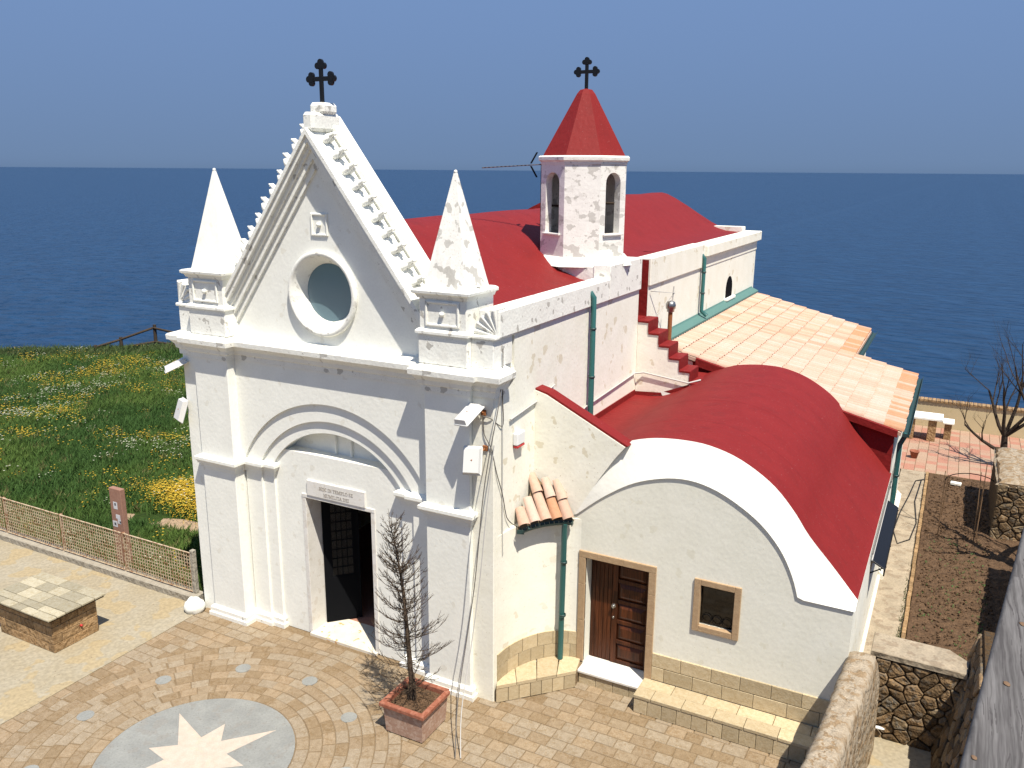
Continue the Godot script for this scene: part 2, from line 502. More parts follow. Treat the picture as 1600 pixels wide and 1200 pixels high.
func in_view(p: Vector3) -> bool:
	var l := cam_inv * p
	if l.z > -0.1: return false
	var t := tan(deg_to_rad(FOV * 0.5))
	return absf(l.y / -l.z) < t * 1.02 and absf(l.x / -l.z) < t * 4.0 / 3.0 * 1.02

# ------------------------------------------------------------------ main
func _ready():
	var cam := Camera3D.new()
	cam.name = "camera"
	cam.position = CAM
	cam.basis = Basis.from_euler(EUL)
	cam.fov = FOV
	cam.near = 0.05
	cam.far = 60000.0
	add_child(cam)
	cam.current = true
	cam_inv = Transform3D(Basis.from_euler(EUL), CAM).affine_inverse()

	var env := Environment.new()
	env.background_mode = Environment.BG_SKY
	var sky := Sky.new()
	var sm := ProceduralSkyMaterial.new()
	sm.sky_horizon_color = Color(0.335, 0.415, 0.525)
	sm.sky_top_color = Color(0.375, 0.475, 0.635)
	sm.sky_curve = 0.12
	sm.ground_horizon_color = Color(0.335, 0.415, 0.525)
	sm.ground_bottom_color = Color(0.10, 0.16, 0.24)
	sm.sky_energy_multiplier = 1.0
	sky.sky_material = sm
	env.sky = sky
	env.tonemap_mode = Environment.TONE_MAPPER_LINEAR
	env.tonemap_exposure = 1.68
	env.sdfgi_enabled = true
	env.ssao_enabled = true
	env.ssil_enabled = true
	var we := WorldEnvironment.new()
	we.name = "world_environment"
	we.environment = env
	add_child(we)

	var sun := DirectionalLight3D.new()
	sun.name = "sun"
	sun.light_energy = 1.4
	sun.light_color = Color(1.0, 0.965, 0.905)
	sun.light_angular_distance = 0.5
	sun.shadow_enabled = true
	add_child(sun)
	sun.look_at_from_position(Vector3(0.41, 1.0, 0.31) * 50.0, Vector3.ZERO)

	make_materials()
	build_ground()
	build_church()
	build_chapel()
	build_tiled_house()
	build_foreground()
	build_garden()
	build_objects()
	build_meadow_plants()

# ------------------------------------------------------------------ ground, sea, paving
var coast := [Vector2(-90, 40), Vector2(-62, 12), Vector2(-46, -4), Vector2(-36, -11.6), Vector2(-32.2, -14.2), Vector2(-28.7, -16.6), Vector2(-26, -19.2), Vector2(-20, -22.5), Vector2(-10, -23), Vector2(2, -22), Vector2(14, -21.8), Vector2(40, -21.8)]

func coast_dist(p: Vector2) -> float:
	var best := 1e9
	var sgn := 1.0
	for i in coast.size() - 1:
		var c := Geometry2D.get_closest_point_to_segment(p, coast[i], coast[i + 1])
		var dd := p.distance_to(c)
		if dd < best:
			best = dd
			sgn = sign((coast[i + 1] - coast[i]).cross(p - coast[i]))
	return best * sgn

var mnoise: FastNoiseLite
func land_y(x: float, z: float) -> float:
	var d := coast_dist(Vector2(x, z))
	var far: float = clamp((-x - 10.0) / 20.0, 0.0, 1.0)
	var y: float = -0.10 + mnoise.get_noise_2d(x * 6.0, z * 6.0) * 0.16 * clamp((-x - 4.0) * 0.3, 0.0, 1.0) - 0.25 * far
	y += 0.35 * exp(-pow((x + 7.6) / 2.4, 2.0) - pow((z + 3.9) / 0.9, 2.0))
	if d < 1.0:
		y -= (1.0 - max(d, 0.0)) * 0.25
	if d < 0.0:
		y += max(d * 3.5, -14.0)
	return y

func inset(poly: Array, b: float) -> Array:
	var n := poly.size()
	var o := []
	for i in n:
		var p: Vector2 = poly[i]
		var d1: Vector2 = (p - poly[(i + n - 1) % n]).normalized()
		var d2: Vector2 = (poly[(i + 1) % n] - p).normalized()
		var n1 := Vector2(-d1.y, d1.x)
		var n2 := Vector2(-d2.y, d2.x)
		o.append(p + (n1 + n2) / max(0.35, 1.0 + n1.dot(n2)) * b)
	return o

# convex polygon in plan (x, z), bevelled slab; poly must be counter-clockwise in (x, z) maths sense
func slab(mb: MB, poly: Array, y0: float, y1: float, bev: float, off := Vector3.ZERO, bs := Basis(), bulge := 0.0):
	var pv := PackedVector2Array(poly)
	if Geometry2D.is_polygon_clockwise(pv):
		pv.reverse()
	var pl := Array(pv)
	var ins := inset(pl, bev)
	var n := pl.size()
	var c := Vector2.ZERO
	for p in ins: c += p / n
	for i in n:
		var j := (i + 1) % n
		var a: Vector2 = pl[i]
		var b: Vector2 = pl[j]
		var ia: Vector2 = ins[i]
		var ib: Vector2 = ins[j]
		# seen from above x right, z down: counter-clockwise in (x,z) is clockwise from above
		mb.q(off + bs * Vector3(b.x, y0, b.y), off + bs * Vector3(a.x, y0, a.y), off + bs * Vector3(a.x, y1 - bev, a.y), off + bs * Vector3(b.x, y1 - bev, b.y))
		mb.q(off + bs * Vector3(b.x, y1 - bev, b.y), off + bs * Vector3(a.x, y1 - bev, a.y), off + bs * Vector3(ia.x, y1, ia.y), off + bs * Vector3(ib.x, y1, ib.y))
		mb.tri(off + bs * Vector3(ib.x, y1, ib.y), off + bs * Vector3(ia.x, y1, ia.y), off + bs * Vector3(c.x, y1 + bulge, c.y))

func build_ground():
	mnoise = FastNoiseLite.new()
	mnoise.seed = 12
	mnoise.frequency = 0.02
	mnoise.fractal_octaves = 3
	# sea
	var s := MB.new()
	s.q(Vector3(-45000, -13, 45000), Vector3(45000, -13, 45000), Vector3(45000, -13, -45000), Vector3(-45000, -13, -45000))
	var sea := part("sea", s, M.sea, self)
	sea.set_meta("kind", "structure")
	# meadow / headland
	var md := MB.new()
	var rows := []
	var zz := -42.0
	while zz <= 60.01:
		var row := []
		var xx := -100.0
		while xx <= 40.01:
			var y := land_y(xx, zz)
			if zz > 0.1 and xx > -39.0: y = min(y, -0.6)
			row.append(Vector3(xx, y, zz))
			xx += 1.0
		rows.append(row)
		zz += 1.0
	rows.reverse()
	md.sheet(rows)
	var g := part("meadow_ground", md, M.turf, self)
	g.set_meta("kind", "structure")
	# piazza
	var pz := struct("piazza")
	var b := MB.new()
	b.bx(-40, -3.35, -0.4, 0.0, 0.22, 40)
	part("concrete_apron", b, M.concrete, pz)
	b = MB.new()
	b.bx(-3.35, 12.0, -0.4, -0.012, -2.0, 40)
	part("mortar_bed", b, M.joint, pz)
	var rng := rng_of(77)
	var sc := Vector2(0.04, 3.6)
	var pieces := []   # [poly, y, tone]
	var rr := 1.5
	while rr < 2.98:
		var w := 0.205
		var n := int(round(TAU * (rr + w * 0.5) / 0.30))
		var ph := rng.randf() * TAU
		for k in n:
			var a0 := ph + TAU * k / n + 0.006 / rr + rng.randf_range(-0.008, 0.008)
			var a1 := ph + TAU * (k + 1) / n - 0.006 / rr
			var am := (a0 + a1) * 0.5
			var poly := []
			for aa in [a0, am, a1]: poly.append(sc + Vector2(cos(aa), sin(aa)) * (rr + 0.006))
			for aa in [a1, am, a0]: poly.append(sc + Vector2(cos(aa), sin(aa)) * (rr + w - 0.006))
			pieces.append(poly)
		rr += w
	var circ := PackedVector2Array(arc(sc.x, sc.y, rr + 0.006, 0, 357.5, 143))
	var z0 := -1.3
	var odd := false
	while z0 < 7.0:
		var rw := 0.235
		var x0 := -3.34 + (0.0 if odd else -0.16)
		odd = not odd
		while x0 < 9.0:
			var ln := rng.randf_range(0.26, 0.38)
			var x1 := x0 + ln
			var c := Vector2(x0 + ln * 0.5, z0 + rw * 0.5)
			var ok := true
			if c.x < 3.35 and z0 < -0.07: ok = false
			if c.x < 4.0 and z0 < -0.3: ok = false
			if ok:
				var j := rng.randf_range(-0.006, 0.006)
				var xa: float = max(x0 + 0.007, -3.34)
				var poly := [Vector2(xa, z0 + 0.007 + j), Vector2(x1 - 0.007, z0 + 0.007 - j), Vector2(x1 - 0.007 + j, z0 + rw - 0.007), Vector2(xa, z0 + rw - 0.007)]
				if x1 - xa > 0.05:
					var far := true
					for p in poly:
						if p.distance_to(sc) < rr + 0.006: far = false
					if far: pieces.append(poly)
					else:
						for pp in Geometry2D.clip_polygons(PackedVector2Array(poly), circ):
							if pp.size() >= 3:
								var ar := 0.0
								for i in pp.size(): ar += pp[i].cross(pp[(i + 1) % pp.size()])
								if absf(ar) > 0.012: pieces.append(Array(pp))
			x0 = x1
		z0 += rw
	var ranked := []
	for poly in pieces:
		var c := Vector2.ZERO
		for p in poly: c += p / poly.size()
		var p3 := Vector3(c.x, 0, c.y)
		var d := p3.distance_to(CAM)
		if not in_view(p3): d += 1000.0
		ranked.append([d, poly])
	ranked.sort_custom(func(x, y): return x[0] < y[0])
	var rest := MB.new()
	for i in ranked.size():
		var y := rng.randf_range(-0.003, 0.003)
		if i < 300:
			var pm := MB.new()
			slab(pm, ranked[i][1], -0.05, y, 0.008)
			part("paver", pm, M.pavers[rng.randi() % 6], pz)
		else:
			rest.col = (M.pavers[rng.randi() % 6] as StandardMaterial3D).albedo_color.srgb_to_linear()
			slab(rest, ranked[i][1], -0.05, y, 0.008)
	var ro := part("pavers", rest, M.paver_mix, pz)
	ro.set_meta("kind", "stuff")
	# grey disc with an eight-pointed star
	var xz := Transform3D(Basis(Vector3(1, 0, 0), Vector3(0, 0, 1), Vector3(0, -1, 0)), Vector3.ZERO)
	var d := MB.new()
	d.extr(arc(sc.x, sc.y, 1.49, 0, 354, 59), 0.05, -0.001, xz)
	part("grey_disc", d, M.greystone, pz)
	var sp := []
	var a_long := atan2(2.96 - 3.6, -1.03 - 0.04)
	for k in 16:
		var r := 1.25 if k % 4 == 0 else (0.82 if k % 4 == 2 else 0.46)
		var a := a_long + TAU * k / 16.0
		sp.append(sc + Vector2(cos(a), sin(a)) * r)
	d = MB.new()
	d.extr(sp, 0.03, -0.0045, xz)
	part("inlaid_star", d, M.starstone, pz)
	for k in 12:
		var a := deg_to_rad(209.5 + 32.9 * k * 0.995 + (0.0 if k < 6 else 0.0))
		var c := sc + Vector2(cos(a), sin(a)) * 2.39
		if k > 10: continue
		d = MB.new()
		d.extr(arc(c.x, c.y, 0.135, 0, 345, 23), 0.03, -0.0045, xz)
		part("grey_dot", d, M.greystone, pz)

# ------------------------------------------------------------------ church
const W := 3.4
const ZA := -1.245

func build_church():
	var ch := thing("church", "white plastered chapel with steep gable, two pinnacles and a red roofed belfry", "church")
	var b: MB
	# --- front wall, stepped portal
	b = MB.new()
	var pts := [Vector2(-2.2, 3.3), Vector2(-2.2, 5.8), Vector2(2.2, 5.8), Vector2(2.2, 3.3)]
	var cy := 2.45
	var A := func(r: float) -> Array:
		var a := rad_to_deg(asin((3.3 - cy) / r))
		return arc(0, cy, r, a, 180.0 - a, 40)
	b.extr(pts + A.call(2.3), -0.45, 0.10)
	b.extr(A.call(2.32) + revd(A.call(1.97)), -0.45, 0.05)
	b.extr(A.call(1.98) + revd(A.call(1.74)), -0.45, 0.0)
	b.bx(-1.7, 1.7, 3.0, 4.35, -0.7, -0.32)
	# door wall, notched by the doorway
	b.extr([Vector2(-1.46, 0), Vector2(-0.84, 0), Vector2(-0.84, 2.9), Vector2(0.84, 2.9), Vector2(0.84, 0), Vector2(1.46, 0), Vector2(1.46, 3.70), Vector2(-1.46, 3.70)], -0.45, -0.05)
	for s in [-1.0, 1.0]:
		b.box(Vector3(s * 1.925, 1.65, -0.2), Vector3(0.39, 3.3, 0.5))
		b.box(Vector3(s * 1.60, 1.65, -0.225), Vector3(0.28, 3.3, 0.45))
	b.bx(-0.20, -0.155, 3.70, 4.06, -0.33, -0.26, 0.012)
	b.bx(0.155, 0.20, 3.70, 4.06, -0.33, -0.26, 0.012)
	b.bx(-0.2, 0.2, 4.061, 4.12, -0.33, -0.285, 0.012)
	part("front_wall", b, M.plaster, ch)
	for s in [-1.0, 1.0]:
		b = MB.new()
		b.box(Vector3(s * 2.583, 2.8, -0.076), Vector3(0.847, 5.8, 0.746), 0.012)
		part("pilaster", b, M.plaster, ch)
		b = MB.new()
		b.box(Vector3(s * 3.2, 2.8, -0.14), Vector3(0.395, 5.8, 0.70), 0.01)
		part("corner_strip", b, M.plaster if s < 0 else M.cream, ch)
		var pil := [Vector2(3.007, 0.215), Vector2(3.007, 0.297), Vector2(2.16, 0.297), Vector2(2.16, 0.05), Vector2(1.73, 0.05), Vector2(1.73, 0.0), Vector2(1.46, 0.0), Vector2(1.46, -0.045)]
		if s < 0: pil = mirr(pil)
		b = MB.new()
		b.mould(pil, [Vector2(-0.02, 3.16), Vector2(0.025, 3.17), Vector2(0.03, 3.24), Vector2(0.06, 3.25), Vector2(0.075, 3.30), Vector2(0.105, 3.33), Vector2(0.105, 3.385), Vector2(0.02, 3.425), Vector2(-0.05, 3.43)])
		part("impost_moulding", b, M.plaster, ch)
		b = MB.new()
		b.mould(pil, [Vector2(0.085, -0.02), Vector2(0.085, 0.075), Vector2(0.06, 0.09), Vector2(0.06, 0.17), Vector2(0.035, 0.20), Vector2(0.0, 0.215), Vector2(-0.03, 0.22)])
		part("plinth", b, M.worn, ch)
	b = MB.new()
	var cp := [Vector2(3.4, -0.16), Vector2(3.4, 0.21), Vector2(3.007, 0.21), Vector2(3.007, 0.297), Vector2(2.16, 0.297), Vector2(2.16, 0.10)]
	cp = cp + mirr(cp)
	b.mould(cp, [Vector2(-0.02, 5.34), Vector2(0.03, 5.35), Vector2(0.035, 5.45), Vector2(0.07, 5.47), Vector2(0.085, 5.54), Vector2(0.13, 5.60), Vector2(0.16, 5.63), Vector2(0.185, 5.635), Vector2(0.19, 5.72), Vector2(0.17, 5.745), Vector2(0.0, 5.80), Vector2(-0.5, 5.815)])
	part("cornice", b, M.worn, ch)
	b = MB.new()
	b.bx(-3.35, 3.35, 5.72, 5.80, -0.5, 0.09)
	part("cornice_top", b, M.plaster, ch)
	# --- doorway
	b = MB.new()
	b.bx(-0.84, -0.75, 0.02, 2.83, -0.46, -0.035, 0.006)
	b.bx(0.75, 0.84, 0.02, 2.83, -0.46, -0.035, 0.006)
	b.bx(-0.84, 0.84, 2.83, 2.905, -0.46, -0.03, 0.006)
	part("door_frame", b, M.marble, ch)
	b = MB.new()
	b.bx(-0.78, 0.80, -0.05, 0.045, -0.75, 0.02, 0.006)
	part("threshold", b, M.threshold, ch)
	b = MB.new()
	b.bx(-3.0, 3.0, -0.1, 0.03, -17.8, -0.74)
	part("nave_floor", b, M.cotto[2], ch)
	b = MB.new()
	b.bx(-0.69, 0.645, 2.90, 3.20, -0.06, -0.012, 0.006)
	var plq := part("inscribed_plaque", b, M.marble, ch)
	for ln in [["HOC IN TEMPLO SE", 3.085, 0.085], ["HUMILITA DEI", 2.97, 0.085]]:
		var tm := TextMesh.new()
		var sf := SystemFont.new()
		sf.font_names = PackedStringArray(["Droid Serif"])
		tm.font = sf
		tm.text = ln[0]
		tm.font_size = 32
		tm.pixel_size = 0.0026
		tm.depth = 0.006
		part("lettering", tm, M.letters, plq, Transform3D(Basis(), Vector3(0.0, ln[1], -0.010)))
	# left door leaf, folded inwards, with a grille
	var leaf := MB.new()
	leaf.bx(0, 0.70, 0.0, 0.95, -0.02, 0.02, 0.004)
	leaf.bx(0, 0.16, 0.95, 2.74, -0.02, 0.02, 0.004)
	leaf.bx(0.56, 0.70, 0.95, 2.74, -0.02, 0.02, 0.004)
	leaf.bx(0.16, 0.56, 2.60, 2.74, -0.02, 0.02, 0.004)
	for s in [[-0.735, deg_to_rad(47.0)], [0.735, deg_to_rad(105.0)]]:
		var xf := Transform3D(Basis(Vector3.UP, s[1]), Vector3(s[0], 0.055, -0.44))
		var lf := part("door_leaf", leaf, M.iron, ch, xf)
		leaf = dup_leaf()
		var gr := MB.new()
		for k in 9:
			gr.bx(0.16, 0.56, 0.95 + k * 0.19, 0.97 + k * 0.19, -0.012, 0.012)
		for k in 3:
			gr.bx(0.25 + k * 0.1, 0.262 + k * 0.1, 0.95, 2.6, -0.012, 0.012)
		part("grille", gr, M.iron, lf)
		var pn := MB.new()
		pn.bx(0.16, 0.56, 0.95, 2.6, -0.004, 0.004)
		part("pane", pn, M.leaf_glass, lf)
	# --- gable
	var xa := -0.06
	var ya := 9.40
	var X := 2.09
	var yf := 6.58
	var oc := Vector2(xa, 6.70)
	b = MB.new()
	for s in [-1.0, 1.0]:
		var poly := [Vector2(oc.x, 5.79), Vector2(s * 2.6 , 5.79), Vector2(s * 2.6, 5.9), Vector2(s * 2.1, yf - 0.1), Vector2(xa, ya - 0.1)]
		var ar := arc(oc.x, oc.y, 0.66, 90, 90 - 180 * s, 24)
		b.extr(poly + ar, -0.45, 0.0)
	b.bx(-2.3, 2.3, 5.79, 6.9, -0.75, -0.46)
	part("gable_wall", b, M.plaster, ch)
	var chev := func(o1: float, o2: float) -> Array:
		return [Vector2(xa - X, yf + o2), Vector2(xa - X, yf + o1), Vector2(xa, ya + o1), Vector2(xa + X + 0.08, yf + o1 - 0.05), Vector2(xa + X + 0.08, yf + o2 - 0.05), Vector2(xa, ya + o2)]
	b = MB.new()
	b.extr(chev.call(-0.02, -0.62), -0.5, 0.05)
	b.extr(chev.call(-0.01, -0.46), -0.45, 0.11)
	b.extr(chev.call(-0.005, -0.30), -0.40, 0.16)
	b.extr(chev.call(0.0, -0.20), -0.35, 0.23)
	b.extr(chev.call(0.02, -0.08), -0.30, 0.27)
	part("rake_moulding", b, M.worn, ch)
	b = MB.new()
	b.extr(chev.call(0.20, -0.5), -0.60, -0.34)
	b.extr(chev.call(0.24, 0.10), -0.64, -0.30)
	part("rake_coping", b, M.plaster, ch)
	b = MB.new()
	b.box(Vector3(xa, 9.52, -0.16), Vector3(0.24, 0.30, 0.72), 0.05)
	b.box(Vector3(xa, 9.735, -0.22), Vector3(0.30, 0.19, 0.40), 0.05)
	part("gable_cap", b, M.worn, ch)
	# crockets
	var cr := crocket_mesh()
	var slope := atan2(ya - yf, X)
	for s in [-1.0, 1.0]:
		for k in 11:
			var t := 0.06 + k * 0.088
			var p := Vector3(xa + s * X * t, lerp(ya, yf, t) - (0.0 if s < 0 else 0.03), -0.06)
			var bs := Basis(Vector3(0, 0, 1), -s * (slope - (0.45 if s < 0 else 0.12))) * Basis(Vector3.UP, 0.0 if s > 0 else PI)
			part("crocket", cr, M.worn, ch, Transform3D(bs.scaled(Vector3(0.95, 0.95, 1.15) * (1.0 if s < 0 else 0.8) * (0.9 + 0.16 * fposmod(k * 0.37 + s, 1.0))), p))
	# oculus
	b = MB.new()
	var ring := [Vector2(0.66, -0.02), Vector2(0.735, -0.02), Vector2(0.74, 0.05), Vector2(0.72, 0.085), Vector2(0.68, 0.09), Vector2(0.655, 0.075), Vector2(0.50, -0.20), Vector2(0.50, -0.3)]
	var xr := Transform3D(Basis(Vector3.RIGHT, PI / 2), Vector3(oc.x, oc.y, 0))
	b.lathe(ring, 48)
	var ocu := part("oculus_ring", b, M.worn, ch, xr)
	b = MB.new()
	b.lathe([Vector2(0, -0.185), Vector2(0.505, -0.185)], 40)
	part("glass_disc", b, M.glass, ocu)
	b = MB.new()
	for k in 3:
		b.bx(-0.5, 0.5, -0.205, -0.192, -0.25 + k * 0.25 - 0.008, -0.25 + k * 0.25 + 0.008)
		b.bx(-0.25 + k * 0.25 - 0.008, -0.25 + k * 0.25 + 0.008, -0.205, -0.1925, -0.5, 0.5)
	part("glazing_bar", b, M.lamp_body, ocu)
	boss(ch, Vector3(-0.07, 7.87, 0.0), 0.36, 0.38, M.plaster)
	cross(ch, Vector3(xa, 9.82, -0.2), 0.66, 0.275, 0.042)
	# --- pinnacles
	for s in [-1.0, 1.0]:
		var cx: float = s * 2.54
		var cz := -0.12
		b = MB.new()
		b.bx(cx - 0.45, cx + 0.45, 5.80, 6.31, cz - 0.45, cz + 0.45, 0.012)
		b.bx(cx - 0.43, cx + 0.43, 6.30, 6.93, cz - 0.43, cz + 0.43, 0.012)
		var sq := [Vector2(cx + 0.43, cz - 0.43), Vector2(cx + 0.43, cz + 0.43), Vector2(cx - 0.43, cz + 0.43), Vector2(cx - 0.43, cz - 0.43), Vector2(cx + 0.43, cz - 0.43)]
		b.mould(sq, [Vector2(-0.02, 6.28), Vector2(0.055, 6.285), Vector2(0.055, 6.325), Vector2(0.02, 6.36), Vector2(-0.02, 6.365)])
		b.mould(sq, [Vector2(-0.02, 6.84), Vector2(0.02, 6.845), Vector2(0.045, 6.90), Vector2(0.09, 6.925), Vector2(0.095, 6.965), Vector2(0.06, 6.985), Vector2(-0.45, 7.01)])
		var pin := part("pinnacle", b, M.worn, ch)
		b = MB.new()
		var hb := 0.375
		var q4 := [Vector3(cx - hb, 6.99, cz + hb), Vector3(cx + hb, 6.99, cz + hb), Vector3(cx + hb, 6.99, cz - hb), Vector3(cx - hb, 6.99, cz - hb)]
		var ht := 0.018
		var t4 := [Vector3(cx - ht, 8.75, cz + ht), Vector3(cx + ht, 8.75, cz + ht), Vector3(cx + ht, 8.75, cz - ht), Vector3(cx - ht, 8.75, cz - ht)]
		for k in 4: b.q(q4[k], q4[(k + 1) % 4], t4[(k + 1) % 4], t4[k])
		b.tri(t4[0], t4[1], t4[2]); b.tri(t4[0], t4[2], t4[3])
		b.blob(Vector3(cx, 8.75, cz), Vector3.ONE * 0.03, rng_of(3), 0.05, 8, 6)
		part("spire", b, M.peeling if s > 0 else M.plaster, pin)
		boss(pin, Vector3(cx, 6.61, cz + 0.43), 0.62, 0.40, M.worn if s > 0 else M.plaster)
		# low block and fan beside the pinnacle
		b = MB.new()
		b.box(Vector3(s * 3.19, 6.03, -0.10), Vector3(0.40, 0.46, 0.62), 0.012)
		b.box(Vector3(s * 3.21, 6.29, -0.10), Vector3(0.46, 0.06, 0.68), 0.015)
		var fp := [Vector2(0, 0)] + arc(0, 0, 0.42, 0, 90, 10)
		var xf := Transform3D(Basis(Vector3(-s, 0, 0), Vector3.UP, Vector3(0, 0, 1)), Vector3(s * 3.43, 6.315, 0.1))
		b.extr(fp, -0.2, 0.06, xf)
		for k in 5:
			var a := deg_to_rad(9 + 18 * k)
			var d := Vector3(cos(a), sin(a), 0)
			b.tube([xf * (d * 0.08 + Vector3(0, 0, 0.05)), xf * (d * 0.4 + Vector3(0, 0, 0.055))], [0.012, 0.045], 6)
		part("shell_ornament", b, M.worn, ch)
	# --- nave walls
	b = MB.new()
	b.bx(-W, -W + 0.4, -0.3, 6.6, -18.0, -0.46)
	b.bx(-W + 0.4, W - 0.4, -0.3, 7.0, -18.0, -17.6)
	part("nave_wall", b, M.cream, ch)
	b = MB.new()
	b.bx(W - 0.4, W, -0.3, 6.3, -6.33, -0.46)
	b.bx(W - 0.4, W - 0.001, -0.3, 5.56, -6.93, -6.33)
	b.bx(W - 0.4, W, -0.3, 6.3, -18.0, -6.93)
	b.bx(W - 0.4, W - 0.002, 6.3, 6.6, -6.25, -0.46)
	part("side_wall", b, M.cream, ch)
	for z in [[0.12, -4.45, 6.70, M.worn], [-4.45, -6.33, 6.97, M.worn], [-6.93, -11.42, 6.90, M.cream]]:
		b = MB.new()
		b.bx(W - 0.32, W + 0.05, 6.28, z[2], z[1], z[0], 0.014)
		part("parapet", b, z[3], ch)
	b = MB.new()
	b.bx(W - 0.32, W + 0.02, 6.25, 6.6, -18.02, -11.42, 0.01)
	b.bx(W - 0.40, W + 0.13, 6.56, 6.86, -18.15, -11.42, 0.02)
	part("parapet", b, M.cream, ch)
	b = MB.new()
	b.bx(-W - 0.05, -W + 0.32, 6.28, 6.72, -18.0, 0.1, 0.014)
	part("parapet", b, M.cream, ch)
	b = MB.new()
	b.bx(W - 0.7, W - 0.34, 5.50, 6.62, -6.94, -6.30)
	b.bx(W - 0.34, W - 0.002, 5.5, 6.9, -6.345, -6.32)
	b.bx(W - 0.34, W - 0.002, 5.5, 6.86, -6.95, -6.92)
	b.bx(W - 0.36, W + 0.003, 5.55, 5.60, -6.92, -6.345)
	part("roof_passage", b, M.red, ch)
	# --- nave roof, two barrel sections
	var prof1 := [Vector2(3.12, 6.60), Vector2(2.75, 6.68), Vector2(2.35, 6.83), Vector2(1.9, 7.06), Vector2(1.45, 7.32), Vector2(1.0, 7.56), Vector2(0.5, 7.76), Vector2(0, 7.86)]
	var prof2 := [Vector2(3.42, 6.83), Vector2(2.9, 6.835), Vector2(2.45, 6.86), Vector2(2.1, 6.96), Vector2(1.8, 7.12), Vector2(1.34, 7.39), Vector2(0.95, 7.62), Vector2(0.5, 7.86), Vector2(0, 8.04), Vector2(0, 8.06)]
	prof2[8] = Vector2(0.2, 8.0)
	roof_section(ch, prof1, -0.4, -8.9, M.red)
	roof_section(ch, prof2, -8.9, -18.1, M.red)
	var flat := [Vector2(3.12, 6.60), Vector2(2.75, 6.66), Vector2(2.35, 6.80)]
	b = MB.new()
	b.sheet([[Vector3(3.10, 6.86, -6.93), Vector3(2.6, 6.86, -6.93), Vector3(2.0, 6.98, -6.93), Vector3(1.4, 7.33, -6.93)], [Vector3(3.40, 6.83, -8.95), Vector3(2.6, 6.85, -8.95), Vector3(2.0, 7.02, -8.95), Vector3(1.34, 7.39, -8.95)]])
	b.bx(2.4, 3.1, 6.3, 6.85, -6.97, -6.93)
	part("roof_apron", b, M.red, ch)
	b = MB.new()
	var endp := []
	for p in prof2: endp.append(p)
	for i in range(prof2.size() - 2, -1, -1): endp.append(Vector2(-prof2[i].x, prof2[i].y))
	endp.append(Vector2(-3.1, 6.5)); endp.append(Vector2(3.1, 6.5))
	b.extr(endp, -18.05, -17.7)
	part("roof_end_wall", b, M.red, ch)
	b = MB.new()
	b.extr(endp, -9.0, -8.88)
	part("roof_step", b, M.red, ch)
	# --- downpipes on the side wall
	downpipe(ch, [Vector3(W + 0.02, 6.55, -3.50), Vector3(W + 0.10, 6.45, -3.50), Vector3(W + 0.10, 4.10, -3.50)], 0.055)
	downpipe(ch, [Vector3(W + 0.02, 6.62, -11.2), Vector3(W + 0.10, 6.52, -11.2), Vector3(W + 0.10, 5.12, -11.2), Vector3(W + 0.25, 5.0, -11.2)], 0.055)
	# lunette window near the far end
	b = MB.new()
	var lun := [Vector2(-0.38, 0)] + [Vector2(0.38, 0)] + arc(0, 0.25, 0.38, 0, 180, 14)
	b.extr(lun, -0.02, 0.012, Transform3D(Basis(Vector3(0, 0, -1), Vector3.UP, Vector3.RIGHT), Vector3(W, 5.08, -14.55)))
	var lw := part("lunette_window", b, M.iron, ch)
	b = MB.new()
	b.bx(W - 0.02, W + 0.1, 5.0, 5.078, -15.1, -14.05, 0.01)
	part("sill", b, M.plaster, lw)
	# string of pale conduit along the wall
	b = MB.new()
	b.tube([Vector3(W + 0.03, 4.88, -0.28), Vector3(W + 0.03, 4.96, -1.2), Vector3(W + 0.03, 5.1, -1.95)], 0.018, 6)
	part("conduit", b, M.cable_pale, ch)
	b = MB.new()
	b.tube([Vector3(W + 0.03, 4.2, -2.8), Vector3(W + 0.03, 4.33, -3.4), Vector3(W + 0.03, 4.36, -4.4), Vector3(W + 0.03, 4.42, -6.2), Vector3(W + 0.2, 4.44, -6.30), Vector3(4.62, 4.32, -6.30), Vector3(4.82, 4.36, -6.55)], 0.018, 6)
	part("conduit", b, M.cable_pale, ch)
	build_tower(ch)
	# --- stair from the low roof up to the passage
	b = MB.new()
	var n := 6
	for k in n:
		var x0 := W + 0.005 + k * 0.245
		var top := 5.60 - k * 0.255 + (0.25 if k == 0 else 0.0) * 0.0
		b.bx(x0, x0 + 0.245, 3.7, top - 0.05, -6.95, -6.35)
	var st := part("roof_stair", b, M.cream, ch)
	for k in n:
		var x0 := W + 0.005 + k * 0.245
		var top := 5.60 - k * 0.255
		b = MB.new()
		b.bx(x0, x0 + 0.262, top - 0.055, top, -6.97, -6.33, 0.012)
		if k > 0: b.bx(x0 - 0.004, x0 + 0.018, top, top + 0.21, -6.97, -6.33)
		if k == n - 1: b.bx(x0 + 0.245, x0 + 0.262, 4.15, top - 0.05, -6.97, -6.33)
		part("step", b, M.red, st)

func dup_leaf() -> MB:
	var leaf := MB.new()
	leaf.bx(0, 0.70, 0.0, 0.95, -0.02, 0.02, 0.004)
	leaf.bx(0, 0.16, 0.95, 2.74, -0.02, 0.02, 0.004)
	leaf.bx(0.56, 0.70, 0.95, 2.74, -0.02, 0.02, 0.004)
	leaf.bx(0.16, 0.56, 2.60, 2.74, -0.02, 0.02, 0.004)
	return leaf

func revd(a: Array) -> Array:
	var r := a.duplicate()
	r.reverse()
	return r

func mirr(a: Array) -> Array:
	var o := []
	for i in range(a.size() - 1, -1, -1): o.append(Vector2(-a[i].x, a[i].y))
	return o

